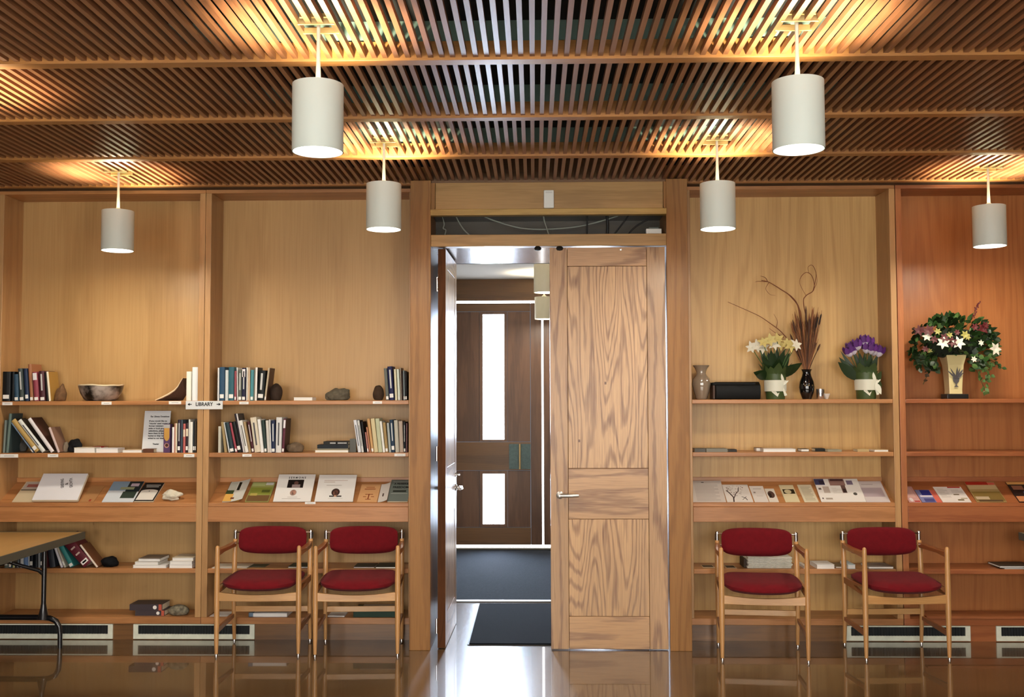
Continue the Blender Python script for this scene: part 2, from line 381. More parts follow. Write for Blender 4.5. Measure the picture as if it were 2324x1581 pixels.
struct(MB().box((XL0 - 0.1, YB + 0.14, 0), (XL0, YFAR + 0.1, ZLC)).build('wall_lobby_left', mat('lobby_wall', '#b9b2a6', 0.8)))
struct(MB().box((XL1, YB + 0.14, 0), (XL1 + 0.1, YFAR + 0.1, ZLC)).build('wall_lobby_right', mat('lobby_wall', '#b9b2a6', 0.8)))
struct(MB().box((xc1 - 0.06, YB + 0.14, 0), (xc1 - 0.0, YSO, zl0 + 0.03)).build('trim_7', CASE))
struct(MB().box((xd0, YB + 0.14, 0), (xd0 + 0.06, YSO, zl0 + 0.03)).build('trim_8', CASE))
# outer door wall
zdt = at(1130, 688, YFAR).z; zgt = at(1130, 682, YFAR).z
struct(MB().box((XL0, YFAR, zgt), (XL1, YFAR + 0.1, ZLC)).build('wall_lobby_far', DARKH))
GAP = mat('daylight_gap', '#ffffff', 0.4, emit='#ffffff', estr=7.0)  # glowing strips stand in for daylight through the gaps round the outer doors
STRIP = mat('frosted_strip_glass', '#ffffff', 0.4, emit='#eef5ff', estr=14.0)
struct(MB().box((XL0, YFAR + 0.05, zdt), (XL1, YFAR + 0.06, zgt)).build('window_1', GAP))
zb1 = at(1130, 1236, YFAR).z; zb0 = at(1130, 1243, YFAR).z
struct(MB().box((XL0, YFAR + 0.05, zb0), (XL1, YFAR + 0.06, zb1)).build('window_2', GAP))
struct(MB().box((XL0, YFAR - 0.03, 0), (XL1, YFAR + 0.1, zb0)).build('trim_9', mat('sill_stone', '#5c5744', 0.6)))
def fx(px): return at(px, 900, YFAR).x
def fz(py): return at(1120, py, YFAR).z
def outer_leaf(name, mirror):
    xm = fx(1231.5)
    def X(px): return (2 * xm - fx(px)) if mirror else fx(px)
    r = struct_empty(name)
    def bx(n, a, c, z0, z1, mt, y0=YFAR, y1=YFAR + 0.045):
        lo, hi = min(X(a), X(c)), max(X(a), X(c))
        return MB().box((lo, y0, fz(z0)), (hi, y1, fz(z1))).build(n, mt, r, bevel=0.003)
    bx('stile', 1012, 1036, 1236, 688, DARKV); bx('stile', 1204.5, 1229, 1236, 688, DARKV)
    bx('rail', 1036, 1204, 706, 688, DARKH); bx('rail', 1036, 1204, 1067, 1003, DARKH); bx('rail', 1036, 1204, 1236, 1197, DARKH)
    for za, zb, wa, wb in ((1002, 707, 997, 713), (1196, 1068, 1189, 1075)):
        bx('panel', 1036.5, 1088, za, zb, DARKV, YFAR + 0.006); bx('panel', 1152, 1203.5, za, zb, DARKV, YFAR + 0.006)
        lo, hi = min(X(1088.5), X(1151.5)), max(X(1088.5), X(1151.5)); gl, gh = min(X(1095.5), X(1144.5)), max(X(1095.5), X(1144.5))
        f = MB()
        f.box((lo, YFAR, fz(za)), (gl, YFAR + 0.045, fz(zb))); f.box((gh, YFAR, fz(za)), (hi, YFAR + 0.045, fz(zb)))
        f.box((gl, YFAR, fz(za)), (gh, YFAR + 0.045, fz(wa))); f.box((gl, YFAR, fz(wb)), (gh, YFAR + 0.045, fz(zb)))
        fo = f.build('window_frame', DARKV, r)
        MB().box((gl, YFAR + 0.02, fz(wa)), (gh, YFAR + 0.026, fz(wb))).build('pane', STRIP, fo)
    return r
d3 = outer_leaf('door_3', False); d4 = outer_leaf('door_4', True)
pl = MB().box((fx(1155), YFAR - 0.006, fz(1064)), (fx(1203.5), YFAR - 0.001, fz(1007))).build('push_plate', mat('green_patina', '#5d6f6e', 0.5, 0.4, var=0.15, vscale=40), d3, bevel=0.001)
MB().tube([(fx(1179.5), YFAR - 0.03, fz(1064)), (fx(1179.5), YFAR - 0.03, fz(1007))], 0.012, 10).build('pull', mat('worn_brass', '#c3a777', 0.35, 0.8), pl, smooth=40)
struct(MB().box((fx(1229.4), YFAR + 0.05, fz(1236)), (fx(1233.6), YFAR + 0.06, fz(700))).build('window_3', GAP))

# the inner pair of oak doors
def leaf_parts(root, w, zb, zt, t, y0, hw, us=(0.155, 0.84), zz=None, mirror=False):
    """flush panelled leaf lying in x 0..w, y y0..y0+t, with hair gaps round its panels"""
    a, c = us[0] * w, us[1] * w
    z1, z2, z3, z4 = zz
    g = 0.0022
    def bx(n, lo, hi, mt): return MB().box(lo, hi).build(n, mt, root, bevel=0.0016, seg=1)
    bx('stile', (0, y0, zb), (a - g, y0 + t, zt), DOORV); bx('stile', (c + g, y0, zb), (w, y0 + t, zt), DOORV)
    bx('rail', (a, y0, zb), (c, y0 + t, z1 - g), DOORH); bx('rail', (a, y0, z2 + g), (c, y0 + t, z3 - g), DOORH); bx('rail', (a, y0, z4 + g), (c, y0 + t, zt), DOORH)
    bx('panel', (a, y0 + 0.002, z1), (c, y0 + t - 0.002, z2), DOORP); bx('panel', (a, y0 + 0.002, z3), (c, y0 + t - 0.002, z4), DOORP)
    MB().box((0.01, y0 + t * 0.4, zb + 0.01), (w - 0.01, y0 + t * 0.6, zt - 0.01)).build('core', mat('dark_core', '#1b120b', 0.9), root)
YD = YJ + 0.022
def dz(py): return at(1380, py, YD).z
x0, x1 = at(1249, 1000, YD).x, at(1513, 1000, YD).x
ZZ = (dz(1398), dz(1178), dz(1062), dz(604))
ZB, ZT = 0.007, dz(561)
dr = struct_empty('door_2', (x0, 0, 0))
leaf_parts(dr, x1 - x0, ZB, ZT, 0.05, YD, 0, zz=ZZ)
def lever(parent, M, mt):
    o = MB().lathe([(0.026, 0), (0.026, 0.006), (0.02, 0.01), (0.011, 0.012), (0.011, 0.045), (0.009, 0.048)], 20, M)
    o.add(*lever_arm(), M)
    return o.build('handle', mt, parent, smooth=40)
def lever_arm():
    b = MB(); b.tube([(0, 0, 0.045), (0.03, 0, 0.047), (0.08, 0, 0.046), (0.125, 0, 0.04)], [0.013, 0.0145, 0.015, 0.012], 10); return b.v, b.f
hx = at(1271, 1123, YD)
NICK = mat('satin_nickel', '#cfcfcb', 0.3, 0.9)
hm = Tr(hx.x - x0, YD, hx.z) @ Rx(PI / 2)
lever(dr, hm, NICK)
MB().lathe([(0.008, 0), (0.008, 0.004), (0.006, 0.005)], 12, Tr(at(1409, 560, YD).x - x0, YD, dz(566)) @ Rx(PI / 2)).build('catch_pin', NICK, dr, smooth=40)
for px, py in ((1374, 869), (1314.5, 1000)):
    p = at(px, py, YD); MB().box((p.x - x0 - 0.007, YD - 0.0012, p.z - 0.009), (p.x - x0 + 0.007, YD + 0.01, p.z + 0.009)).build('plug', DARKV, dr)
# open leaf: hinge at its front corner, swung into the lobby
xh = at(1010, 1000, YJ).x
LW = x1 - x0
dl = struct_empty('door_1', (xh, YJ + 0.045, 0), rotz=PI / 2 - 0.018)
leaf_parts(dl, LW, ZB, ZT, 0.054, 0.0, 0, zz=ZZ)
hz1 = at(1045, 1107, YJ + 0.7).z; hz2 = at(1040, 1078, YJ + 0.7).z
lever(dl, Tr(LW - 0.07, 0.0, hz1) @ Rx(PI / 2) @ Rz(PI), CHROME)
lever(dl, Tr(LW - 0.07, 0.054, hz1) @ Rx(-PI / 2) @ Rz(PI), CHROME)
MB().lathe([(0.018, 0), (0.018, 0.006), (0.008, 0.008), (0.008, 0.03)], 16, Tr(LW - 0.07, 0, hz2) @ Rx(PI / 2)).box((-0.017, -0.005, 0.02), (0.017, 0.005, 0.034), Tr(LW - 0.07, 0, hz2) @ Rx(PI / 2)).build('thumb_turn', CHROME, dl, smooth=40)
MB().box((-0.003, 0.001, ZB + 0.002), (-0.0005, 0.053, ZT - 0.002)).build('edge_band', wood('leaf_edge', '#54321b', '#3a2212', 'Z', rough=0.7, freq=4, size=0.4, contrast=0.4, coat=0.0, spec=0.1), dl)
for z in (ZB + 0.15, (ZB + ZT) / 2 - 0.05, ZT - 0.25):
    MB().tube([(-0.008, 0.06, z - 0.05), (-0.008, 0.06, z + 0.05)], 0.008, 10).build('hinge', CHROME, dl, smooth=40)
MB().box((0.004, 0.006, ZT - 0.0), (LW, 0.02, ZT + 0.008)).build('weather_strip', BLACKR, dl)
for i, px in enumerate((1220.5, 1270)):
    p = at(px, 561, YJ + 0.03)
    k = MB().lathe([(0.012, 0.0), (0.022, -0.008), (0.025, -0.018), (0.019, -0.028), (0.007, -0.031)], 16).build('door_stop', BLACKR, lintel, loc=(p.x, YJ + 0.012, zl0), smooth=40)
# black mat on the porch floor
ym0, ym1 = on(1150, 1466, 0).y, on(1150, 1371, 0).y
xm0 = on(1064, 1466, 0).x
mm = MB().box((xm0 - 0.012, ym0 + 0.025, 0.001), (xm0 + 0.9, ym1, 0.005)).build('door_mat', BLACKR, loc=None)
tag(mm, 'black ribbed floor mat lying in the doorway before the lobby carpet', 'mat')
MB().box((xm0, ym0 + 0.035, 0.005), (xm0 + 0.89, ym1 - 0.01, 0.012)).build('pile', mat('mat_pile', '#12151b', 1.0, bump=0.6, bscale=300, spec=0.1), mm)
# wall sensor on the header
a, b_ = at(1234, 473, YJ), at(1257, 432, YJ)
s = T('wall_sensor', 'small white plastic box fixed to the header over the doors', 'sensor', ((a.x + b_.x) / 2, YJ + 0.005, a.z))
MB().box((-(b_.x - a.x) / 2, -0.025, 0), ((b_.x - a.x) / 2, 0, b_.z - a.z)).build('case', WHITEP, s, bevel=0.006)
MB().box((-0.024, -0.0262, b_.z - a.z - 0.022), (0.024, -0.025, b_.z - a.z - 0.012)).build('lens_window', mat('sensor_window', '#c8cbc6', 0.3), s)
# cables in the slot
GREYC = mat('grey_cable', '#7f857c', 0.5)
def cable(name, label, pts, r, mt, Y):
    P = [at(px, py, Y + (q[2] if len(q) > 2 else 0)) for q in pts for px, py in [q[:2]]]
    out = []
    for i in range(len(P) - 1):
        p0, p1, p2, p3 = P[max(i - 1, 0)], P[i], P[i + 1], P[min(i + 2, len(P) - 1)]
        for s_ in range(6):
            t = s_ / 6
            out.append(0.5 * ((2 * p1) + (p2 - p0) * t + (2 * p0 - 5 * p1 + 4 * p2 - p3) * t * t + (3 * p1 - p0 - 3 * p2 + p3) * t ** 3))
    out.append(P[-1])
    tag(MB().tube(out, r, 8).build(name, mt, smooth=60), label, 'cable', 'cables in the slot over the doors')
YC = YJ + 0.17
cable('cable', 'long pale cable sagging across the slot over the doors', [(1085, 484), (1120, 500), (1180, 517), (1240, 520), (1310, 514), (1370, 500), (1410, 487)], 0.006, GREYC, YC)
cable('cable', 'short pale cable hanging under the white sensor box', [(1233, 484), (1235, 500), (1240, 515), (1246, 534)], 0.005, GREYC, YC - 0.05)
cable('cable', 'pale cable slanting to the lintel near the open leaf', [(1033, 486), (1042, 505), (1054, 522), (1070, 538)], 0.005, GREYC, YC - 0.04)
cable('cable', 'thin knotted pale cord by the casing in the cable slot', [(1003, 488), (1008, 508), (1006, 518), (1012, 522), (1009, 535)], 0.004, GREYC, YC - 0.04)
cable('cable', 'thin upright black cable crossing the long sagging one', [(1332.5, 484), (1332.5, 510), (1332, 534)], 0.006, BLACKR, YC - 0.06)
cable('cable', 'thick upright black cable in the slot over the doors', [(1377, 484), (1379, 510), (1378, 534)], 0.010, BLACKR, YC - 0.06)
cable('cable', 'black cable slanting down between thick cable and white box', [(1428, 486), (1415, 505), (1403, 520), (1392, 534)], 0.005, BLACKR, YC - 0.05)
cable('cable', 'black cable curling up towards the white junction box', [(1425, 534), (1436, 520), (1452, 508), (1470, 498)], 0.006, BLACKR, YC - 0.05)
a, b_ = at(1466.5, 530, YJ + 0.1), at(1501.5, 516, YJ + 0.1)
jb = T('junction_box', 'small white box at the end of the cable slot', 'box', (a.x, YJ + 0.1, zl1 - 0.005))
hh = b_.z - a.z + 0.012
MB().box((0, 0, 0), (b_.x - a.x, 0.06, hh)).build('case', WHITEP, jb, bevel=0.003)
MB().box((0.02, 0.01, hh), (b_.x - a.x - 0.02, 0.05, hh + 0.012)).build('lid', mat('grey_plastic', '#55605c', 0.5), jb, bevel=0.002)

def sun_strip(cx, z0, z1, w, e):
    d = bpy.data.lights.new('daylight_strip', 'AREA'); d.shape = 'RECTANGLE'; d.size = w; d.size_y = z1 - z0; d.energy = e; d.color = (0.66, 0.80, 1.0); d.spread = math.radians(110)
    o = bpy.data.objects.new('daylight_strip', d); COL.objects.link(o); o.location = (cx, YFAR - 0.0 - 0.19 * (z1 - z0), (z0 + z1) / 2); o.rotation_euler = (math.radians(-68), 0, 0)
    return o
for mir in (0, 1):
    c_ = fx(1120) if not mir else 2 * fx(1231.5) - fx(1120)
    sun_strip(c_, fz(997), fz(713), fx(1144.5) - fx(1095.5), 58.0 if not mir else 10.0); sun_strip(c_, fz(1189), fz(1075), fx(1144.5) - fx(1095.5), 18.0 if not mir else 3.0)
# ------------------------------------------------------------------ pendants
SHADE = mat('shade_white_enamel', '#cfdad2', 0.5)
INNER = mat('shade_inner', '#f2efe6', 0.7)
DIFF = mat('lamp_diffuser', '#ffffff', 0.4, emit='#fff6ea', estr=9.0)
ROD = mat('rod_white', '#f0ead8', 0.4)
UPW, DNW = 130.0, 15.0
def light(name, kind, loc, energy, color, **kw):
    d = bpy.data.lights.new(name, kind); d.energy = energy; d.color = color
    for k_, v_ in kw.items(): setattr(d, k_, v_)
    o = bpy.data.objects.new(name, d); COL.objects.link(o); o.location = loc; return o
def pendant(label, foot, ztop, zbot, R=0.104, ceil=ZC, lobby=False, group='white drum pendant lamps'):
    t = T('pendant_lamp', label, 'pendant lamp', (foot.x, foot.y, ceil), group)
    a, b = ztop - ceil, zbot - ceil
    MB().lathe([(R, b), (R, a), (R - 0.004, a), (R - 0.004, b)], 48, cap0=False, cap1=False).add([], []).build('shade', [SHADE if not lobby else mat('shade_cream', '#e4dabb', 0.5)], t, smooth=40)
    MB().lathe([(R - 0.005, b + 0.004), (R - 0.005, b + 0.006)], 48).build('diffuser', DIFF, t)
    mb = MB(); mb.lathe([(0.032, a - 0.012), (0.032, a + 0.004), (0.022, a + 0.016), (0.013, a + 0.02)], 20)
    mb.build('cap', ROD, t, smooth=50)
    sp = MB()
    for k in range(3):
        q = Rz(k * 2 * PI / 3); sp.box((0.03, -0.004, a - 0.012), (R - 0.003, 0.004, a - 0.004), q)
    sp.build('spider', SHADE, t)
    MB().lathe([(0.0115, a + 0.016), (0.0085, (a + 0.1) if not lobby else a + 0.02), (0.0075, 0.03 if not lobby else 0.0)], 16).build('rod', ROD, t, smooth=60)
    cn = MB()
    if not lobby:
        for y in (-0.052, 0.052): cn.box((-0.075, y - 0.005, -0.004), (0.075, y + 0.005, 0.02))
        cn.box((-0.07, -0.045, 0.03), (0.07, 0.045, 0.045))
        MB_ = cn.build('canopy', mat('canopy_cream', '#d9b878', 0.6), t)
    else:
        MB().lathe([(0.06, -0.02), (0.06, 0.0)], 24).build('canopy', ROD, t, smooth=40)
    up = light('lamp_up', 'POINT', (0, 0, a - 0.085), UPW if not lobby else 40, (1.0, 0.86, 0.62), shadow_soft_size=0.03); up.parent = t
    dn = light('lamp_down', 'AREA', (0, 0, b - 0.004), DNW if not lobby else 10, (1.0, 0.90, 0.74), shape='DISK', size=0.19); dn.parent = t
    return t
PD = {'big_a': ('pendant lamp at the top of the picture over the open leaf side', 723, 193, 345), 'mid_a': ('', 871, 418, 521), 'far_a': ('', 269, 479, 569),
      'big_b': ('', 1811, 186, 340), 'mid_b': ('', 1629, 417, 520), 'far_b': ('', 2244, 468, 559)}
PL = {'big_a': 'large near white drum pendant lamp on the open-leaf side of the room', 'mid_a': 'white drum pendant lamp hanging just before the casing of the open leaf',
      'far_a': 'white drum pendant lamp in front of the bookcase with the notice sheet', 'big_b': 'large near white drum pendant lamp on the flower-shelf side of the room',
      'mid_b': 'white drum pendant lamp hanging just before the casing of the shut leaf', 'far_b': 'white drum pendant lamp above the red and white flower arrangement',
      'out_a': 'white drum pendant lamp out of view beyond the folding table', 'out_b': 'white drum pendant lamp out of view on the flower-shelf side'}
dh = {}
for key, p in PEND:
    if key in PD:
        _, px, pt, pb = PD[key]; zt_, zb_ = at(px, pt, p.y).z, at(px, pb, p.y).z
    else:
        zt_, zb_ = ZC - 0.30, ZC - 0.57
    pendant(PL[key], p, zt_, zb_)
pendant('upper of the two lobby pendant lamps seen through the doorway', V((at(1238, 640, 9.0).x, 9.0, 0)), at(1238, 600, 9.0).z, at(1238, 664, 9.0).z, ceil=ZLC, lobby=True, group='lobby pendant lamps')
pendant('lower farther lobby pendant lamp seen through the doorway', V((at(1235, 700, 11.0).x, 11.0, 0)), at(1235, 674, 11.0).z, at(1235, 724, 11.0).z, ceil=ZLC, lobby=True, group='lobby pendant lamps')

# ------------------------------------------------------------------ bookcases
ZS1 = (zs(918), zs(908.5)); ZS2 = (zs(1037), zs(1027)); ZLIP = zs(1141); ZAP = (zs(1184), zs(1150))
ZS4 = (zs(1301), zs(1290)); ZS5 = (zs(1416), zs(1401)); ZCO = (zs(437), zs(423))
ZMOL = (at(700, 1093, YB - 0.02).z, at(700, 1083, YB - 0.02).z)
SL_F = V((0, YS + 0.012, ZLIP)); SL_B = V((0, YB - 0.02, ZMOL[0]))
SLD = (SL_B - SL_F).normalized(); SLN = V((1, 0, 0)).cross(SLD)
BOUND = [(-13, 461.3), (462, 941), (1557, 2040), (2041.5, 2524)]
BX_ = [(xs(a), xs(b)) for a, b in BOUND]
BLAB = ['oak bookcase bay behind the folding table', 'oak bookcase bay between the library sign and the open leaf',
        'oak bookcase bay with the vases and purple tulips', 'oak bookcase bay coloured by warm lamplight, with the large flower arrangement']
TH = 0.042
BAYS = []
for i, (xa, xb) in enumerate(BX_):
    red = i == 3  # bay whose wood colours carry the warm lamplight
    up, hz, bk = (OAKV_LAMPLIT, OAKH_LAMPLIT, OAKR) if red else (OAKV, OAKH, OAKB if i == 2 else OAK)
    t = T('bookcase', BLAB[i], 'bookcase', ((xa + xb) / 2, YS, 0), 'built-in oak bookcases')
    BAYS.append(t); w = (xb - xa) / 2; D = YB - YS
    xi = w - TH
    zt = ZCO[0]
    MB().box((-w, 0, ZS5[1]), (-xi, D, zt)).build('side_panel', up, t, bevel=0.003)
    MB().box((xi, 0, ZS5[1]), (w, D, zt)).build('side_panel', up, t, bevel=0.003)
    MB().box((-xi, D - 0.004, ZS5[0]), (xi, D + 0.018, zt)).build('back_panel', bk, t)
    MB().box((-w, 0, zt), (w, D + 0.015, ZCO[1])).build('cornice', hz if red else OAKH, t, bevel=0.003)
    MB().box((-w, 0.052, ZCO[1]), (w, D + 0.015, ZC - 0.012)).build('frieze', mat('frieze_dark', '#4a3320', 0.6), t)
    for a, b in (ZS1, ZS2, ZS4): MB().box((-xi, 0.004, a), (xi, D - 0.004, b)).build('shelf', hz, t, bevel=0.004)
    MB().box((-w, 0.0, ZS5[0]), (w, D + 0.015, ZS5[1])).build('bottom_shelf', hz, t, bevel=0.003)
    MB().box((-xi, -0.002, ZAP[0]), (xi, 0.03, ZAP[1])).build('apron', hz, t, bevel=0.003)
    MB().box((-xi, 0.003, ZAP[1] + 0.0008), (xi, 0.028, ZLIP)).build('lip', hz, t, bevel=0.003)
    s = MB(); th = 0.018
    f0, b0 = SL_F - V((0, YS, 0)), SL_B - V((0, YS, 0)); n_ = SLN * th
    s.hexa([V((-xi, f0.y, f0.z)) - n_, V((xi, f0.y, f0.z)) - n_, V((xi, b0.y, b0.z)) - n_, V((-xi, b0.y, b0.z)) - n_,
            V((-xi, f0.y, f0.z)), V((xi, f0.y, f0.z)), V((xi, b0.y, b0.z)), V((-xi, b0.y, b0.z))])
    s.build('sloped_shelf', hz, t)
    MB().box((-xi, D - 0.02, ZMOL[0] - 0.02), (xi, D - 0.004, ZMOL[1])).build('back_rail', hz, t, bevel=0.002)
    MB().box((-w, 0.018, 0), (w, 0.04, ZS5[0])).build('toe_board', DARKH if not red else OAKH_LAMPLIT, t)
# plain wall boarding beyond the last bays, for anyone who steps aside
for xa, xb in ((-XW, BX_[0][0] - 0.002), (BX_[3][1] + 0.002, XW)):
    struct(MB().box((xa, YS + 0.01, 0), (xb, YB + 0.02, ZC - 0.032)).build('wall_panelling', OAK))
lb = MB().box((xs(2090), YS - 0.01, ZS5[1] + 0.001), (xs(2440), YS + 0.16, ZS5[1] + 0.020)).build('loose_board', OAKH_LAMPLIT, bevel=0.003)
tag(lb, 'loose oak board lying on the bottom shelf of the lamplit bay', 'board')
# floor vents set in the toe boards
CREAM = mat('vent_enamel', '#d8dccb', 0.45, var=0.08, vscale=30); VDARK = mat('vent_dark', '#0b1113', 0.7)
VL = ['long white floor vent behind the folding table foot', 'white floor vent beneath the library sign uprights', 'white floor vent behind the chair nearest the lamplit bay', 'white floor vent under the lamplit bay by the picture edge']
for k, (a, b) in enumerate(((-170, 255), (302, 577), (1921, 2203), (2262, 2540))):
    x0_, x1_ = xs(a, 1430), xs(b, 1430)
    t = T('floor_vent', VL[k], 'vent', ((x0_ + x1_) / 2, YS + 0.016, 0), 'white floor vents')
    w = (x1_ - x0_) / 2; z0_, z1_ = 0.006, zs(1417); fr = 0.034
    f = MB()
    f.prism([(-w, z0_), (w, z0_), (w - fr, z0_ + fr), (-w + fr, z0_ + fr)], -0.012, 0.0)
    f.prism([(-w, z1_), (-w + fr, z1_ - 0.008), (w - fr, z1_ - 0.008), (w, z1_)], -0.012, 0.0)
    f.prism([(-w, z0_), (-w + fr, z0_ + fr), (-w + fr, z1_ - 0.008), (-w, z1_)], -0.012, 0.0); f.prism([(w, z0_), (w, z1_), (w - fr, z1_ - 0.008), (w - fr, z0_ + fr)], -0.012, 0.0)
    f.build('frame', CREAM, t)
    g = MB(); g.box((-w + fr, -0.003, z0_ + fr), (w - fr, 0, z1_ - 0.008)); n = int((2 * w - 2 * fr) / 0.02)
    for q in range(n):
        xx = -w + fr + 0.02 * (q + 0.5); g.box((xx - 0.002, -0.010, z0_ + fr), (xx + 0.002, -0.003, z1_ - 0.008))
    g.build('louvers', VDARK, t)

# ------------------------------------------------------------------ LIBRARY sign, shelf labels, notice
a, b = at(422, 928.5, YS), at(506, 909.5, YS)
sg = T('library_sign', 'white sign reading LIBRARY with two arrows on the uprights', 'sign', ((a.x + b.x) / 2, YS, (a.z + b.z) / 2))
w, h = b.x - a.x, b.z - a.z
MB().box((-w / 2, -0.006, -h / 2), (w / 2, -0.001, h / 2)).build('plate', mat('sign_white', '#d3d6d6', 0.5), sg, bevel=0.001)
text('lettering', 'LIBRARY', 0.036, INK, sg, (0, -0.0065, 0.006), width=w * 0.47, bold=0.03)
for s_ in (-1, 1):
    xx = s_ * w * 0.385
    MB().box((xx - 0.013, -0.007, 0.003), (xx + 0.013, -0.006, 0.009)).prism([(xx + s_ * 0.002, -0.004), (xx + s_ * 0.018, 0.006), (xx + s_ * 0.002, 0.016)], -0.007, -0.006).build('arrow', INK, sg)
SLB = [((5, 28), 912, 919, 'below the thick black book on the top shelf'), ((230, 253), 911, 918, 'under the dark bowl'), ((383, 411), 910, 917, 'under the bark piece'),
       ((0, 41), 1030, 1038, 'below the tall grey-green folder'), ((108, 132), 1030, 1037, 'below the leaning white books'), ((417, 441), 1030, 1037, 'below the multicoloured paperbacks by the notice'),
       ((543, 564), 911, 917, 'below the teal books by the library sign'), ((846, 867), 910, 916, 'under the round dark stone by the casing'), ((550, 571), 1030, 1036, 'below the leaning books beside the tall dark one'), ((895, 920), 1029, 1035, 'below the beige books by the casing'), ((692, 716), 1138.5, 1143.5, 'on the sloped shelf lip between the two white sheets')]
for (p0, p1), y0_, y1_, wh in SLB:
    a, b = at(p0, y1_, YS), at(p1, y0_, YS)
    t = T('shelf_label', 'small white paper shelf label ' + wh, 'label', ((a.x + b.x) / 2, YS + 0.003, a.z), 'white shelf labels')
    w, h = (b.x - a.x), b.z - a.z
    MB().box((-w / 2, -0.0025, 0), (w / 2, -0.0005, h)).build('card', PAPER, t)
    MB().box((-w * 0.28, -0.003, h * 0.42), (w * 0.28, -0.0025, h * 0.55)).build('printed_line', GREYINK, t)
# notice sheet leaning on the back
a, b = at(321, 1026, YS + 0.12), at(387, 931, YS + 0.16)
w, h = b.x - a.x, b.z - ZS2[1]
nt_ = T('notice_sheet', 'white printed notice about library donations propped on the shelf', 'notice', ((a.x + b.x) / 2, YS + 0.12, ZS2[1] + 0.001))
nt_.rotation_euler = (-0.16, 0.0, -0.03)
MB().box((-w / 2, 0, 0), (w / 2, 0.004, h)).build('sheet', mat('notice_white', '#cfd2d4', 0.6), nt_)
lines = [('Re: Library Donations', 0.86, 0.026), ('If you would like to', 0.75, 0.024), ("'recycle' used copies of", 0.69, 0.024), ('former ministers\'', 0.63, 0.024), ('picks or book group', 0.57, 0.024), ('selections, please', 0.51, 0.024), ('leave them in the', 0.45, 0.024), ('basket so they can be', 0.39, 0.024), ('added to our shelves.', 0.33, 0.024), ('Thanks!', 0.19, 0.024)]
for i, (s_, fz_, sz) in enumerate(lines):
    o = text('lettering', s_, sz * 0.62, INK, nt_, (-w * 0.30 if i not in (0, 9) else (-w * 0.26 if i == 0 else -0.02), -0.0008, h * fz_), align='LEFT', width=len(s_) * w * 0.034, bold=0.035)
# ------------------------------------------------------------------ books
ORD = ['first', 'second', 'third', 'fourth', 'fifth', 'sixth', 'seventh', 'eighth', 'ninth', 'tenth', 'eleventh', 'twelfth', 'thirteenth', 'fourteenth', 'fifteenth', 'sixteenth', 'seventeenth', 'eighteenth', 'nineteenth', 'twentieth']
PXM = F_ / YS
def bmat(hexc): return mat('cover_' + hexc, '#' + hexc, 0.5, spec=0.25)
def book_mesh(t, w, h, d, cov, extra, lab):
    c = 0.0028 if w > 0.012 else 0.0012
    mb = MB(); r = min(w * 0.18, 0.006)
    # spine with softly rounded back, then the two boards
    pr = [(0, 0.006)] + [(w * (0.5 - 0.5 * math.cos(PI * k / 6)), 0.004 - r * math.sin(PI * k / 6)) for k in range(7)] + [(w, 0.006)]
    pr = [(0, 0.01), (0, 0.003), (w * 0.15, 0.003 - r * 0.55), (w * 0.4, 0.003 - r), (w * 0.6, 0.003 - r), (w * 0.85, 0.003 - r * 0.55), (w, 0.003), (w, 0.01)]
    mb.prism(pr, 0, h, 'Z'); mb.cur = 1 if len(cov) > 1 else 0
    mb.box((0, 0.01, 0), (c, d, h)); mb.box((w - c, 0.01, 0), (w, d, h))
    mb.build('cover', cov, t)
    MB().box((c, 0.01, 0.003), (w - c, d - 0.004, h - 0.003)).build('pages', PAGES, t)
    yf = 0.003 - r - 0.0006
    for k in extra:
        if k == 'L':
            MB().box((w * 0.12, yf, 0.018), (w * 0.88, 0.003, 0.046)).build('spine_label', PAPER, t)
        elif k == 'l':
            MB().box((w * 0.12, yf, 0.006), (w * 0.88, 0.003, 0.028)).build('spine_label', PAPER, t)
        elif k == 't':
            MB().box((w * 0.35, yf, h * 0.35), (w * 0.65, 0.003, h * 0.9)).build('spine_title', mat('title_silver', '#c2c4c0', 0.5), t)
        elif k == 'k':
            MB().box((w * 0.36, yf, h * 0.2), (w * 0.62, 0.003, h * 0.85)).build('spine_title', mat('title_dark', '#4a4a4c', 0.5), t)
        elif k == 'b':
            MB().box((w * 0.1, yf, h * 0.55), (w * 0.9, 0.003, h * 0.8)).build('spine_band', mat('band_cream', '#d8cdb4', 0.5), t)
        elif k == 'w':
            MB().box((w * 0.1, yf, h * 0.72), (w * 0.9, 0.003, h * 0.96)).build('spine_band', mat('band_white', '#e4dfe0', 0.5), t)
        elif k == 'g':
            for z_ in (0.12, 0.4, 0.6, 0.85): MB().box((w * 0.25, yf, h * z_ - 0.006), (w * 0.75, 0.003, h * z_ + 0.006)).build('spine_lettering', mat('title_pale', '#c9b2a6', 0.5), t)
def rect(x, z, w, h, a):
    ca, sa = math.cos(a), math.sin(a)          # a>0: top leans towards -x
    return [(x + u * ca - v * sa, z + u * sa + v * ca) for u, v in ((0, 0), (w, 0), (w, h), (0, h))]
def hit(A, B, eps=0.0004):
    for P, Q in ((A, B), (B, A)):
        for i in range(4):
            ex, ez = P[(i + 1) % 4][0] - P[i][0], P[(i + 1) % 4][1] - P[i][1]
            nx, nz = ez, -ex; ln = math.hypot(nx, nz); nx /= ln; nz /= ln
            a = [p[0] * nx + p[1] * nz for p in P]; b = [p[0] * nx + p[1] * nz for p in Q]
            if max(a) <= min(b) + eps or max(b) <= min(a) + eps: return False
    return True
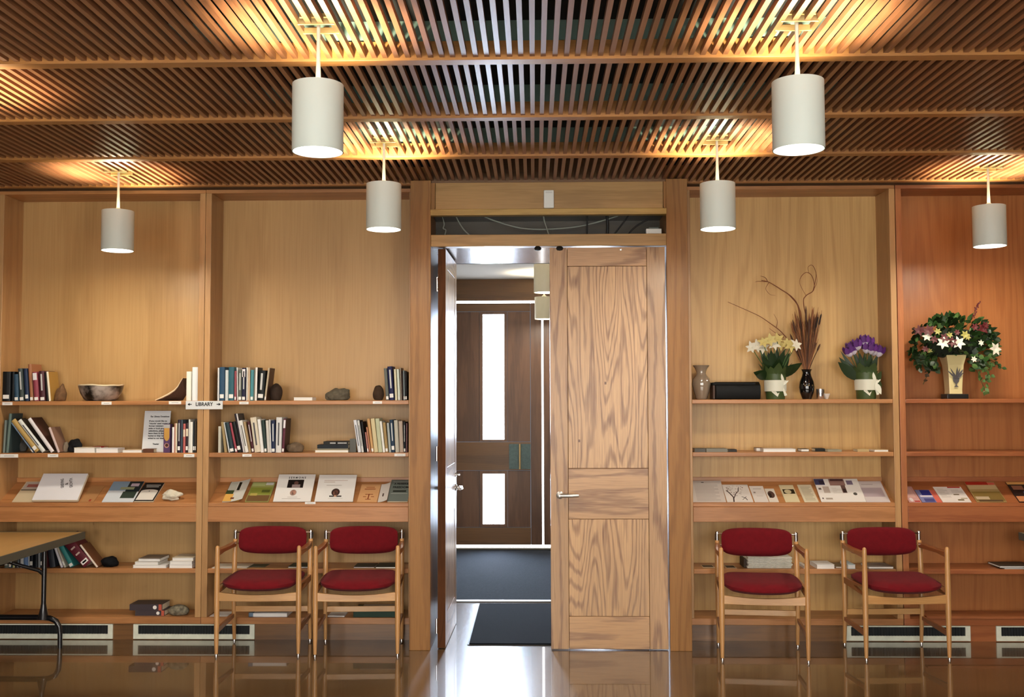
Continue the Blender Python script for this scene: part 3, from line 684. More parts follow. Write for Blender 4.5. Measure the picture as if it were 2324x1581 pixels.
def row(specs, z, where, count_from_end=True, y_in=0.02, depth=0.16, noun='book', xlim=None):
    """specs: (x px of foot, width px, height px, lean px (minus = top towards the picture's start), colour, description, marks)"""
    n = len(specs); prev = []
    for i, (px, wp, hp, lean, colr, desc, ex) in enumerate(specs):
        x = xs(px, 1000, YS + y_in); w = wp / PXM; h = hp / PXM
        a = math.atan2(-lean, hp)
        h = h / max(0.5, math.cos(a)) if abs(a) > 0.35 else h
        if a >= 0: x0_ = x
        else: x0_ = x + w - w * math.cos(a)
        def R(x_):
            if a >= 0: return rect(x_, 0, w, h, a)
            return rect(x_, w * math.sin(-a), w, h, a)
        for _ in range(400):
            A = R(x0_)
            if any(hit(A, q) for q in prev): x0_ += 0.0005
            else: break
        prev.append(R(x0_))
        k = n - 1 - i if count_from_end else i
        lb = '%s %s, %s from %s' % (desc, noun, ORD[k], where)
        dd = depth + random.uniform(-0.02, 0.02)
        t = T('book', lb, 'book', (x0_, YS + y_in + random.uniform(0, 0.012), z + 0.0004 + (w * math.sin(-a) if a < 0 else 0)), None)
        t.rotation_euler = (0, -a, 0)
        book_mesh(t, w - 0.0006, h, dd, [bmat(q) for q in colr.split('/')], ex, lb)
zt1_, zt2_, zt4_, zt5_ = ZS1[1], ZS2[1], ZS4[1], ZS5[1]
row([(2, 18, 68, 0, '101416', 'thick black', 'L'), (21.3, 6.5, 68, 0, '0c0e10', 'slim black', ''), (30, 9.5, 62, -3, '2f4a5e', 'dark blue', 'l'), (41, 10, 75, -6, '3c4644', 'grey patterned', 'tl'),
     (54, 8.5, 75, -6, '22304a', 'tall navy', 'L'), (64.5, 8, 85, -7, 'a06a48', 'tallest tan', 'l'), (75.5, 11, 67, -6, '8c3f4c', 'red and white', 'wl'), (89, 11.5, 69, -4.5, '4d2a30', 'maroon', 'tl'),
     (101.5, 5, 66, -6, '120d0c', 'thin black', ''), (108.3, 4.3, 68, -7.5, 'e8dfc6/a8813f', 'thin cream', '')], zt1_, 'the pointed brown stone on the top shelf')
row([(420.5, 11.3, 67, 0, 'eae7d8', 'shorter white', ''), (434, 13, 77, 0, 'e3e6e6', 'taller white', '')], zt1_, 'the uprights above the library sign')
row([(491.8, 3.6, 75.5, 0, 'd9dcdc', 'thin white', ''), (496, 11.6, 77, 0, '2c4c66', 'wide dark blue', 'L'), (508.8, 7, 70, 0, 'c9d2d2', 'pale grey', ''), (516.6, 12.6, 77, 0, '335f6b', 'wide teal', 'L'),
     (530, 4.3, 68, 0, '9a5058', 'mauve red', 'l'), (535.2, 2.4, 76, -1.5, 'e8e8e4', 'thin white', ''), (538.6, 8, 70, 0, '5d6258', 'grey', 'tl'), (547.3, 8.6, 75, 0, '22223c', 'navy', 'wlt'),
     (556.6, 3.2, 76, 0, 'f0ece0', 'thin ivory', ''), (560.2, 4.8, 76, 0, 'c9b094', 'beige', ''), (566, 7.2, 70, 1, '4c8a92', 'light teal', 'l'), (574, 2.4, 73, 1, '77766a', 'thin olive grey', ''),
     (577, 4.4, 76, 1.2, 'efece6/2a2a2a', 'white', 'l'), (582, 15, 69, 4, '0f1413', 'wide black', 'tL'), (598, 4, 75, 8.5, 'b8a88c/4c3428', 'slanting beige', 'l')], zt1_, 'the library sign on the top shelf', False)
row([(875.3, 7, 73, -5.5, '616660', 'grey green', 'l'), (883.6, 11, 77, -5.5, '1d2148', 'thick navy', 'Lt'), (896.3, 5, 71, -3.5, 'd6cfb0', 'cream', ''), (902.6, 5, 71, -3.5, 'd3dcd0', 'pale green', 'l'),
     (908.6, 3, 74, -2.5, '8f8476', 'tall grey brown', ''), (912.4, 2.4, 66, -2, '2d1812', 'thin dark brown', ''), (915.4, 3.2, 68, -1.5, '79868a', 'thin grey teal', 'l'), (919, 4.5, 65, -1, '1a1a1c', 'black patterned', 'l')], zt1_, 'the door casing on the top shelf')
row([(5.5, 4.5, 75, 3, '6f7a74', 'thin grey', ''), (12, 6, 90, 6, '5d706a/3c4a4c', 'tall grey-green', ''), (70, 2.6, 68, -52, '6d7f96', 'thin blue-grey', 'l'), (74, 11, 72, -58, 'b6995c/1c1a18', 'thick tan and black', 'L'),
     (95, 9, 72, -58, 'd4d8d2/3a3330', 'slanting white', 'k'), (115, 8, 76, -56, 'dcd8d8/4a2c26', 'white spined brown', ''), (130, 5, 57, -23, 'c9b4b0/8a6a58', 'pinkish', '')], zt2_, 'the black stone on the second shelf')
row([(389, 4.6, 58, 0, 'ece8e6', 'short white', ''), (393.8, 3.8, 67, 0, 'b98672', 'salmon', ''), (398, 3.6, 67, 0, 'ddd0b6', 'cream', ''), (402.4, 7.2, 75, 0, '2a1c2e', 'black purple', 'tL'), (410, 3.8, 75, 0, '43505c', 'slate', ''),
     (414.4, 5.2, 66, 0, 'bb6460', 'pink and teal', 'b'), (420, 6.2, 68, 0, '33262c', 'dark patterned', 'bL'), (426.6, 3.7, 76, 0, 'd2d2cc', 'tall pale grey', 'l'), (431, 5.8, 70, 0, 'e8e8de', 'white', ''), (437.3, 3.4, 71, 0, '23272a', 'black', 'L'),
     (441.2, 3.2, 71, 0, '3c3228', 'dark brown', 'L')], zt2_, 'the propped notice on the second shelf', False)
row([(495, 6, 60, 0, 'bdbcae', 'short grey', ''), (505, 6, 70, -9, '9c875e', 'tan', ''), (514, 3, 70, -13, 'd6dadb', 'thin white', ''), (518, 10, 69, -14, '25383e', 'dark teal', 'l'), (530, 5, 69, -15, '9c4450', 'red', 'l'), (537, 9, 71, -16, '10120f', 'thick black', 'L'),
     (547, 4, 90, -19, '251c24', 'tall dark purple', ''), (552, 3, 90, -18, 'cfcccc/4a4644', 'tall thin white', ''), (556, 8, 74, -16, 'dcdcd6', 'white', 'k'), (565, 5, 71, -14, 'a48c66', 'tan brown', ''), (571, 5.5, 71, -12, '4d2228', 'dark red', 'lt'),
     (577.5, 14, 80, -11.5, 'd2c8b2', 'thick cream', 'k'), (592, 7, 76, -9, 'e4e4e0', 'white', ''), (599.5, 6.2, 74, -7.5, '2b3c38', 'dark green', 'l'), (606, 6.6, 73, -5, 'c9c6be', 'pale grey', ''), (613, 2.8, 75, -4, 'dcdcda', 'thin white', ''),
     (616.2, 8.4, 73, -1.5, '1f2a48', 'navy', 'tl'), (625, 13, 80, 1, 'd4d4d2', 'thick white', 'k'), (638.5, 5.5, 77, 4, '5c2c3a/3a2622', 'maroon and green', 'wl')], zt2_, 'the flat brown stone on the second shelf')
row([(812.5, 7.2, 74, -11, 'd5d8de', 'white', 'k'), (821, 5, 73, -11, 'c6c8c4/101010', 'white and black', 'k'), (827, 5.4, 70, -10, '0d0d0f', 'black', ''), (833.5, 3.4, 46, -6, 'b07a72', 'short salmon', 'l'), (838, 3.6, 58, -8, 'b0795a', 'tan pink', ''),
     (843, 5.6, 77, -10.5, 'c49a68', 'tan', 'l'), (849.5, 9, 77, -9, 'cdbf95', 'wide cream', ''), (859, 9, 77, -8, 'b7bb9c', 'wide pale green', ''), (869, 5, 71, -8, 'e2e2da', 'white', 'l'), (875, 6.3, 68, -7, '9c8356', 'ochre', 'l'),
     (882.5, 5.2, 67, -5.5, 'a2aaa8', 'grey', ''), (888.5, 8, 74, -5, '24384e', 'dark blue', 'tL'), (897.5, 8.6, 73, -4, 'b5b2a4', 'wide beige', ''), (906.8, 8.8, 71, -3, 'b3a496', 'pinkish beige', ''), (916.3, 4, 69, -1, '1c2028', 'black', 'tl'),
     (921, 3, 66, 0, '6d5054', 'thin pink and black', '')], zt2_, 'the door casing on the second shelf')
row([(16, 8, 50, 0, '77857c', 'grey-green', 'L'), (25, 7, 52, 0, '2c5560', 'dark teal', 'l'), (33.4, 4.8, 56, 0, 'd8d694', 'yellow', ''), (39, 3, 54, 0, '1a1d20', 'thin black', ''), (42.4, 6, 56, 0, '6f7c80', 'grey', 'l'), (49, 1.8, 57, 0, '222222', 'very thin black', ''), (51.2, 6.6, 60, 0, 'd5d8da', 'white', ''),
     (58.2, 10.4, 60, -1, '6d8bb8', 'light blue', 'b'), (69.4, 2.6, 60, -1, 'c9d2d8', 'thin pale', ''), (72.6, 8, 62, -1, '161b26', 'navy', 'L'), (81.2, 9, 62, -1, '121822', 'wide black', ''), (90.8, 5, 62, -2, '9aa0a6', 'pale grey', ''), (96.6, 6, 60, -2, '2a3640', 'slate', 'L'),
     (103.4, 8, 64, -3, '6a3038', 'maroon red', 'L'), (113, 13, 60, -9, '2a2f38', 'dark grey', ''), (129, 5, 58, -22, 'cfcbd2', 'white', 'L'), (136.5, 4.4, 58, -24, 'b9b2a0', 'cream grey', 'L'), (143.5, 10, 62, -36, '2f7a78', 'teal', 'l'), (161, 22, 62, -56, '5e1f2a', 'thick maroon', 'gL'),
     (200, 4, 50, -40, 'd4c6b8/6a4028', 'thin brown', '')], zt4_, 'the black lump on the low shelf behind the table')

def box_px(name, label, cat, p0, p1, ytop, z, y0, y1, mt, group=None, base=0.0, parts=None, tilt=0.0, rot=0.0, bevel=0.001):
    """something flat lying on a level shelf: picture span at its front edge, top edge, and its real depth"""
    a, b = xs(p0, 1000, YS + y0), xs(p1, 1000, YS + y0)
    h = max(0.0015, at((p0 + p1) / 2, ytop, YS + y0).z - (z + base))
    t = T(name, label, cat, ((a + b) / 2, YS + y0, z + base + 0.0004), group); t.rotation_euler = (0, tilt, rot)
    w = (b - a) / 2
    return t, w, h, y1 - y0
def flat_book(label, p0, p1, ytop, z, y0, y1, cov, base=0.0, pages=True, rot=0.0, front='pages', cat='book', name='book', group=None):
    t, w, h, d = box_px(name, label, cat, p0, p1, ytop, z, y0, y1, None, group, base, rot=rot)
    c = min(0.002, h * 0.2)
    if front == 'spine':
        MB().box((-w, 0, 0), (w, 0.004, h)).box((-w, 0.004, 0), (w, d, c)).box((-w, 0.004, h - c), (w, d, h)).build('cover', bmat(cov), t)
        MB().box((-w + 0.003, 0.004, c), (w - 0.003, d - 0.003, h - c)).build('pages', PAGES, t)
    else:
        MB().box((-w, 0, 0), (w, d, c)).box((-w, 0, h - c), (w, d, h)).box((-w, d - 0.004, c), (w, d, h - c)).build('cover', bmat(cov), t)
        MB().box((-w + 0.002, 0.002, c), (w - 0.002, d - 0.004, h - c)).build('pages', PAPER, t)
    return t, w, h
def top_of(t, h): return h + 0.0006
flat_book('small white book lying alone on the top shelf', 665.6, 708.5, 901.3, zt1_, 0.02, 0.14, 'e2ddd0')
t, w, h = flat_book('cream book lying flat near the black stone on the second shelf', 168, 215, 1015.5, zt2_, 0.02, 0.13, 'ddd2bc')
flat_book('red book lying flat behind two pale ones on second shelf', 210, 236, 1013, zt2_, 0.17, 0.25, 'a03028', front='spine')
flat_book('white book lying flat in the middle of the second shelf', 218, 268, 1017, zt2_, 0.03, 0.15, 'd2d2d4')
flat_book('thin beige booklet lying flat at the foot of the notice', 278, 322, 1020.5, zt2_, 0.02, 0.14, 'c9b08e')
flat_book('brown booklet lying before the notice sheet', 325, 349, 1018.3, zt2_, 0.02, 0.085, '5c3a28', front='spine')
b0 = 0
for lab, p0, p1, yt, cov, fr in (('cream book at the bottom of the flat stack', 715, 790.5, 1021, 'd8c8a2', 'pages'), ('thin grey-brown book second from the bottom of the flat stack', 721, 790, 1017.6, '86806c', 'spine'), ('black book third from the bottom of the flat stack', 720, 790, 1009, '131a20', 'spine'), ('black book with pale lettering on top of the flat stack', 734, 790, 1001.5, '1c1a16', 'spine')):
    t, w, h = flat_book(lab, p0, p1, yt, zt2_, 0.02 + 0.004 * (b0 > 0), 0.17, cov, base=b0, front=fr)
    if 'lettering' in lab:
        for u in (-0.35, 0.12, 0.75): MB().box((w * u - 0.01, -0.0006, h * 0.35), (w * u + (0.045 if u < 0.5 else 0.012), 0.001, h * 0.65)).build('spine_lettering', mat('title_silver', '#c2c4c0', 0.5), t)
    b0 += h + 0.0006
t, w, h, d = box_px('bookend', 'dark grey bookend standing beside the flat stack of books', 'bookend', 794, 808, 995, zt2_, 0.05, 0.16, None)
MB().prism([(-w, 0), (w, 0), (w, h * 0.94), (w * 0.5, h), (-w, h * 0.98)], 0, 0.004).box((-w, 0.004, 0), (w, d, 0.003)).build('plate', mat('bookend_grey', '#565650', 0.6), t)
b0 = 0
for lab, p0, p1, yt, cov in (('white book at the bottom of the first low-shelf stack', 306, 381, 1282, 'e6e4e0'), ('cream book in the middle of the first low-shelf stack', 310, 363, 1274.5, 'd9d4c0'), ('white book with grey cover on top of first low-shelf stack', 318, 367, 1267, '6a6058')):
    t, w, h = flat_book(lab, p0, p1, yt, zt4_, 0.02, 0.21, cov, base=b0); b0 += h + 0.0006
b0 = 0
for lab, p0, p1, yt, cov in (('white book at the bottom of the stack beside the upright', 388, 440, 1280.5, 'e4e2de'), ('white book in the middle of the stack beside the upright', 389, 439.5, 1272.8, 'dcdad4'), ('cream book on top of the stack beside the upright', 394.5, 442, 1265, 'd2c8b0')):
    t, w, h = flat_book(lab, p0, p1, yt, zt4_, 0.02, 0.2, cov, base=b0); b0 += h + 0.0006
b0 = 0
for lab, p0, p1, yt in (('lower dark book of the pair on the bottom shelf', 313, 379, 1385), ('upper dark book of the pair on the bottom shelf', 300, 373.5, 1371)):
    t, w, h = flat_book(lab, p0, p1, yt, zt5_, 0.05, 0.21, '40383c', base=b0, front='spine')
    MB().box((w * 0.78, -0.0008, 0), (w * 0.97, 0.003, h)).build('spine_band', mat('band_red', '#b0523c', 0.5), t)
    MB().lathe([(h * 0.32, 0.0), (h * 0.32, 0.0012)], 14, Tr(w * 0.55, 0, h * 0.5) @ Rx(PI / 2)).build('spine_label', PAPER, t)
    b0 += h + 0.0006
flat_book('white papers lying by the uprights on the second bay low shelf', 484, 563, 1288, zt4_, 0.01, 0.2, 'dcd6c8')
flat_book('thin green folder lying next to papers on the low shelf', 566, 604, 1289, zt4_, 0.06, 0.2, '3c4a40', front='spine')
flat_book('green covered white book lying behind the first chair', 656, 706, 1285.5, zt4_, 0.03, 0.2, '38443a')
flat_book('dark covered white book lying behind the second chair', 804, 851, 1286, zt4_, 0.03, 0.2, '262c2a')
flat_book('dark green covered cream book beside the casing on low shelf', 853.5, 906, 1286, zt4_, 0.01, 0.2, '33392f')
flat_book('thin white sheet of paper on the bottom shelf by the uprights', 480, 520, 1399, zt5_, 0.03, 0.2, 'd8d8d8', name='paper_sheet', cat='paper')
t, w, h = flat_book('white binder lying on the bottom shelf behind the first chair', 569, 655, 1391, zt5_, 0.02, 0.22, 'c9cbce', name='ring_binder', cat='binder')
MB().box((-w - 0.002, -0.004, 0.0), (-w + 0.03, 0.06, h + 0.004)).build('clip', mat('binder_blue', '#5a6b7c', 0.4, 0.4), t, bevel=0.003)
flat_book('small white booklet on the bottom shelf between the chairs', 746, 784, 1397, zt5_, 0.03, 0.16, 'dedcd8')
t, w, h = flat_book('dark green box file lying on the bottom shelf by the casing', 804, 905, 1386, zt5_, 0.02, 0.24, '1f3a2c', name='box_file', cat='box file', front='spine')
flat_book('white sheet lying on top of the green box file', 819, 905, 1383, zt5_, 0.03, 0.22, 'dfdfdc', base=h + 0.0006, name='paper_sheet', cat='paper')
# bay 3: papers on the second shelf and the low shelf
PP = 'loose papers on the second shelf of the vase bay'
for lab, p0, p1, yt, cov, y0, y1 in (('grey magazine lying next to the casing on the second shelf', 1576, 1601, 1018, '5c5a54', 0.01, 0.15), ('pale open booklet beside the grey magazine on second shelf', 1603, 1651, 1018, '7f7c70', 0.01, 0.15), ('dark leaflet past the pale booklet on the second shelf', 1653, 1672, 1019.5, '2c2824', 0.02, 0.12),
        ('brown folded leaflet behind the thick white booklet', 1716, 1732, 1016, '6b4a34', 0.12, 0.2), ('thick white booklet in the middle of the second shelf', 1732, 1806, 1018.3, 'e2d8d0', 0.01, 0.14), ('dark leaflet just past the thick white booklet', 1818, 1836, 1018.5, '3c3630', 0.06, 0.16), ('black leaflet lying farthest back on the second shelf', 1850, 1872, 1017.5, '181a18', 0.08, 0.18), ('grey sheet past the black leaflet on second shelf', 1878, 1910, 1020, '8f8a74', 0.03, 0.15), ('pale tan booklet near the end of the second shelf', 1946, 1972, 1019.5, 'b59f72', 0.03, 0.14), ('cream booklet at the very end of the second shelf', 1984, 2016, 1020.3, 'd0b88e', 0.01, 0.14)):
    flat_book(lab, p0, p1, yt, ZS2[1], y0, y1, cov, name='booklet', cat='booklet', group=PP, front='pages' if 'white' in lab or 'cream' in lab else 'spine')
# bundle of folded newspapers behind the third chair
a, b = xs(1697, 1280, YS + 0.03), xs(1797, 1280, YS + 0.03); z = ZS4[1]; hh = at(1740, 1264, YS + 0.03).z - z
n = 10; NP = 'stacked folded newsletters behind the chair'
nm = mat('newsprint', '#e6e3d8', 0.85, var=0.1, vscale=60)
for k in range(n):
    z0_ = z + 0.0005 + k * hh / n; t_ = hh / n - 0.0006; jx = random.uniform(-0.006, 0.006)
    pr = [(YS + 0.03, z0_), (YS + 0.024, z0_ + t_ * 0.5), (YS + 0.03, z0_ + t_), (YS + 0.23, z0_ + t_), (YS + 0.23, z0_)]
    o = MB().prism([(y - YS, q - z0_) for y, q in pr], 0, b - a, 'X').build('newsletter', nm, loc=(a + jx, YS, z0_))
    tag(o, 'folded grey-white newsletter, %s from the bottom of the stack behind the chair' % ORD[k], 'newsletter', NP)
t, w, h, d = box_px('document_box', 'dark box standing beside the newsletter stack', 'box', 1684, 1695, 1268, ZS4[1], 0.06, 0.2, None)
MB().box((-w, 0, 0), (w, d, h)).build('body', mat('dark_card', '#3a2a1c', 0.7), t, bevel=0.002)
for lab, p0, p1, yt, y0, y1, colr, inner in (('dark card with white border next to the casing on low shelf', 1592, 1619, 1289.6, 0.06, 0.17, 'c9b89a', '4a3a2c'), ('second bordered card in front of the third chair post', 1645, 1668, 1289.6, 0.04, 0.15, 'c9b89a', '3a2e26')):
    t, w, h, d = box_px('photo_card', lab, 'card', p0, p1, yt, ZS4[1], y0, y1, None)
    MB().box((-w, 0, 0), (w, d, 0.002)).build('border', bmat(colr), t); MB().box((-w * 0.85, d * 0.1, 0.002), (w * 0.85, d * 0.9, 0.0026)).build('picture', bmat(inner), t)
for lab, p0, p1, yt, colr, y0 in (('small white card stack beside the chair post on the low shelf', 1820, 1828, 1284, 'e6e2da', 0.03), ('white leaflet stack between the two vase bay chairs', 1849, 1889, 1281, 'e6e6e4', 0.02), ('brown leaflet stack past the white leaflets on low shelf', 1892, 1915, 1285, '7a6a50', 0.05), ('pale blue leaflet stack behind the fourth chair post', 1919, 1936, 1281, 'bccdd2', 0.02), ('grey magazine lying near the end of the low shelf', 1966, 2022, 1285.5, '8b8078', 0.02)):
    flat_book(lab, p0, p1, yt, ZS4[1], y0, y0 + 0.18, colr, name='leaflet_stack' if 'stack' in lab else 'magazine', cat='leaflets' if 'stack' in lab else 'magazine')
b0 = 0
for k, (lab, p0, p1, yt, colr) in enumerate((('lower grey magazine at the picture edge on lamplit low shelf', 2272, 2350, 1288.5, '6b665c'), ('upper dark magazine at the picture edge on lamplit low shelf', 2262, 2340, 1284, '3d3a32'))):
    t, w, h = flat_book(lab, p0, p1, yt, ZS4[1], 0.01, 0.2, colr, base=b0, name='magazine', cat='magazine'); b0 += h + 0.0006
# ------------------------------------------------------------------ things lying on the sloped shelf
def sloped(name, label, cat, p0, p1, ytop, cov, prints=(), steep=0.0, thick=0.003, lift=0.0, ybot=1139.5, texts=(), curl=0.0):
    bp = onplane((p0 + p1) / 2, ybot, SL_F, SLN)
    a = onplane(p0, ybot, SL_F, SLN); b = onplane(p1, ybot, SL_F, SLN)
    if not steep and ytop < 1096: steep = 0.05 + 0.012 * (1096 - ytop)
    Rt = Matrix.Rotation(steep, 3, 'X')
    d = Rt @ SLD; n = V((1, 0, 0)).cross(d)
    o = (a + b) / 2 + SLN * (0.0006 + lift)
    tp = onplane((p0 + p1) / 2, ytop, o, n); h = (tp - o).dot(d); w = (b - a).x / 2
    M = Matrix(((1, 0, 0, o.x), (0, d.y, n.y, o.y), (0, d.z, n.z, o.z), (0, 0, 0, 1)))
    t = T(name, label, cat); t.matrix_world = M
    mb = MB()
    if curl:
        q = 6; pr = [(-w + 2 * w * k / q, thick + curl * (k / q) ** 2) for k in range(q + 1)]
        pr = [(x, 0 if k == 0 else z - thick) for k, (x, z) in enumerate(pr)] + list(reversed(pr))
        mb.prism(pr, 0, h, 'Y')
    else:
        mb.box((-w, 0, 0), (w, h, thick))
    mb.build('cover', bmat(cov), t)
    if thick > 0.008:
        MB().box((-w + 0.002, -0.0008, 0.002), (w + 0.0008, h - 0.002, thick - 0.002)).build('pages', PAGES, t)
    for nm, u0, u1, v0, v1, c in prints:
        zz = thick + 0.0003
        x0_, x1_ = -w + 2 * w * u0, -w + 2 * w * u1
        zc = (curl * ((u0 + u1) / 2) ** 2) if curl else 0
        if nm.startswith('o_'):
            MB().lathe([(1, 0), (1, 0.0003)], 20, Tr((x0_ + x1_) / 2, h * (v0 + v1) / 2, zz + zc) @ Matrix.Diagonal(((x1_ - x0_) / 2, h * (v1 - v0) / 2, 1, 1))).build(nm[2:], bmat(c), t)
        else:
            MB().box((x0_, h * v0, zz + zc), (x1_, h * v1, zz + zc + 0.0002 + 0.0002 * (nm in ('title_bar', 'picture_detail')))).build(nm, bmat(c), t)
    for body, u, v, size, c, wd, rot in texts:
        text('lettering', body, size, bmat(c), t, (-w + 2 * w * u, h * v, thick + 0.0009), face='up', width=wd, rot=rot, extr=0.0002, bold=0.03)
    return t, w, h
def textlines(u0, u1, v0, v1, n, c):
    return [('printed_lines', u0, u1 - (0.12 if k % 3 == 2 else 0), v0 + (v1 - v0) * k / n, v0 + (v1 - v0) * (k + 0.45) / n, c) for k in range(n)]
ST = 0.34
sloped('booklet', 'beige booklet partly under the large white book', 'booklet', 27, 74, 1093, 'cdbd9c', [('picture', 0.05, 0.98, 0.62, 0.97, 'b5aaa0'), ('title_bar', 0.2, 0.8, 0.72, 0.86, '9a5a50'), ('title_bar', 0.03, 0.97, 0.56, 0.60, '3a3430')])
sloped('large_book', 'large white book with dark title on the sloped shelf', 'book', 75, 178, 1078.5, 'd9d9dc', [], ST, 0.022, 0.004, texts=[('GRIEVING', 0.52, 0.62, 0.03, '5a5658', 0.09, 1.9), ('&', 0.62, 0.6, 0.03, '5a5658', 0.02, 1.9), ('GROWTH', 0.71, 0.64, 0.03, '5a5658', 0.09, 1.9)])
sloped('leaflet', 'tan leaflet with a red mark beside the large white book', 'leaflet', 181, 212, 1103, 'a87c50', [('picture', 0.6, 0.75, 0.04, 0.16, '9a3a24')])
sloped('photo_book', 'booklet with misty blue and dark green cover photograph', 'booklet', 231, 302, 1093, 'c8d0d6', [('picture', 0.55, 1.0, 0.5, 1.0, '1e2a2e'), ('picture', 0.0, 0.55, 0.55, 1.0, '7d94a8'), ('picture', 0.5, 0.95, 0.18, 0.5, '2f3d34'), ('picture_detail', 0.35, 0.8, 0.6, 0.72, '8a9070'), ('title_bar', 0.64, 0.9, 0.76, 0.9, 'b6a6b6')])
sloped('paperback', 'black and white paperback beside the white rock', 'book', 304, 348, 1098, '15171a', [('o_picture', 0.06, 0.94, 0.44, 0.62, 'd9d5cc'), ('picture', 0.06, 0.94, 0.05, 0.55, 'd9d5cc'), ('title_bar', 0.2, 0.85, 0.74, 0.79, '9a9a98'), ('title_bar', 0.15, 0.9, 0.83, 0.88, '9a9a98'), ('o_picture_detail', 0.45, 0.53, 0.5, 0.55, '15171a')], 0, 0.012)
sloped('magazine', 'curled yellow and black magazine by the library uprights', 'magazine', 504, 551, 1094, 'c9cac2', [('picture', 0.02, 0.8, 0.0, 0.36, 'd2a452'), ('picture', 0.0, 0.7, 0.36, 0.55, '3c4a2a'), ('picture', 0.03, 0.72, 0.55, 0.95, 'b9bbb0'), ('picture_detail', 0.48, 0.72, 0.52, 0.92, '15170f'), ('picture', 0.0, 0.04, 0.3, 1.0, '15160f'), ('title_bar', 0.35, 0.65, 0.1, 0.18, '70452a')], 0.05, 0.003, curl=0.03)
sloped('magazine', 'magazine with a green landscape photograph on the cover', 'magazine', 556, 609, 1095, '8f9256', [('picture', 0.03, 0.97, 0.35, 0.72, '7d8436'), ('picture', 0.03, 0.97, 0.02, 0.32, '6b5030'), ('picture', 0.03, 0.6, 0.8, 0.97, 'a3ad72'), ('picture_detail', 0.62, 0.95, 0.84, 0.97, 'c2c9c4'), ('picture_detail', 0.1, 0.4, 0.3, 0.42, 'a89a50'), ('picture_detail', 0.55, 0.9, 0.46, 0.6, '545c26')], 0, 0.006)
t, w, h = sloped('sermons_sheet', 'white sheet headed SERMONS with a dark photograph', 'booklet', 620, 705, 1077.5, 'd6d4d0', [('picture', 0.29, 0.72, 0.50, 0.80, '17110f'), ('picture_detail', 0.42, 0.64, 0.5, 0.62, '8a7a78'), ('o_picture_detail', 0.46, 0.58, 0.61, 0.74, '5d4038'), ('o_picture', 0.40, 0.58, 0.21, 0.43, 'a08c80'), ('o_portrait', 0.42, 0.56, 0.24, 0.42, 'b88672'), ('title_bar', 0.36, 0.62, 0.15, 0.165, 'a8a49e'), ('title_bar', 0.22, 0.72, 0.09, 0.105, 'a8a49e')], ST, 0.007, 0.002, texts=[('S E R M O N S', 0.52, 0.87, 0.024, '2c2a2c', 0.125, 0)])
for c_ in t.children:
    pass
t, w, h = sloped('portrait_sheet', 'white sheet with a portrait of a dark-haired woman', 'booklet', 714, 801, 1078.5, 'd6d4d0', [('title_bar', 0.16, 0.78, 0.775, 0.80, 'b8a8a0'), ('title_bar', 0.16, 0.45, 0.71, 0.735, 'b8a8a0'), ('title_bar', 0.24, 0.64, 0.59, 0.61, 'a5a29c'), ('o_picture', 0.40, 0.62, 0.20, 0.48, '382420'), ('o_portrait', 0.45, 0.57, 0.22, 0.42, '9c6a56'), ('picture', 0.36, 0.68, 0.17, 0.215, '191414'), ('picture_detail', 0.48, 0.55, 0.17, 0.23, 'b08a72'), ('title_bar', 0.34, 0.72, 0.105, 0.12, 'b8b4ae')], ST, 0.007, 0.002)
t, w, h = sloped('booklet', 'orange booklet with a pair of scales on the cover', 'booklet', 810, 855, 1099.5, 'cfa070', [('title_bar', 0.28, 0.72, 0.80, 0.84, '9a5a34'), ('title_bar', 0.22, 0.78, 0.69, 0.74, '9a5a34'), ('picture', 0.49, 0.54, 0.14, 0.44, '7a3418'), ('picture', 0.32, 0.72, 0.40, 0.43, '7a3418'), ('picture', 0.38, 0.66, 0.13, 0.16, '7a3418'), ('picture', 0.24, 0.40, 0.27, 0.30, '8a4422'), ('picture', 0.64, 0.80, 0.27, 0.30, '8a4422')], 0, 0.004)
sloped('leaflet', 'curled white leaflet between orange and dark green booklets', 'leaflet', 857, 879, 1099, 'c8c4be', [('picture', 0.35, 0.6, 0.28, 0.45, '4a3a34')], 0.05, 0.002, curl=0.022)
sloped('paperback', 'dark green book titled FEARFUL FREEDOM beside the casing', 'book', 879, 925, 1091, '66706b', [('title_bar', 0.1, 0.93, 0.34, 0.36, '9aa29c'), ('title_bar', 0.18, 0.84, 0.42, 0.50, '2a302c'), ('title_bar', 0.1, 0.93, 0.9, 0.92, '9aa29c')], 0.06, 0.010, texts=[('A FEARFUL', 0.55, 0.8, 0.03, '14181a', 0.11, 0), ('FREEDOM', 0.54, 0.64, 0.034, '14181a', 0.115, 0)])
# bay 3
sloped('letter_sheet', 'grey printed letter lying beside the shut-leaf casing', 'paper', 1572.5, 1648, 1091, 'c2b9b0', [('title_bar', 0.38, 0.46, 0.90, 0.93, '4a4440')] + textlines(0.14, 0.86, 0.06, 0.84, 14, 'a79e96'), 0, 0.002)
t, w, h = sloped('art_card', 'white card printed with a dark blossoming tree branch', 'card', 1650.5, 1710, 1100, 'd8d2ca', [], 0, 0.003)
br = MB()
def stroke(p, wd):
    for (x0_, y0_), (x1_, y1_) in zip(p[:-1], p[1:]):
        d_ = V((x1_ - x0_, y1_ - y0_, 0)).normalized(); s_ = V((-d_.y, d_.x, 0)) * wd / 2; z_ = V((0, 0, 0.0034))
        a_, b_2 = V((x0_, y0_, 0)) + z_, V((x1_, y1_, 0)) + z_
        br.add([a_ - s_, b_2 - s_, b_2 + s_, a_ + s_], [(0, 1, 2, 3)])
U = lambda u, v: (-w + 2 * w * u, h * v)
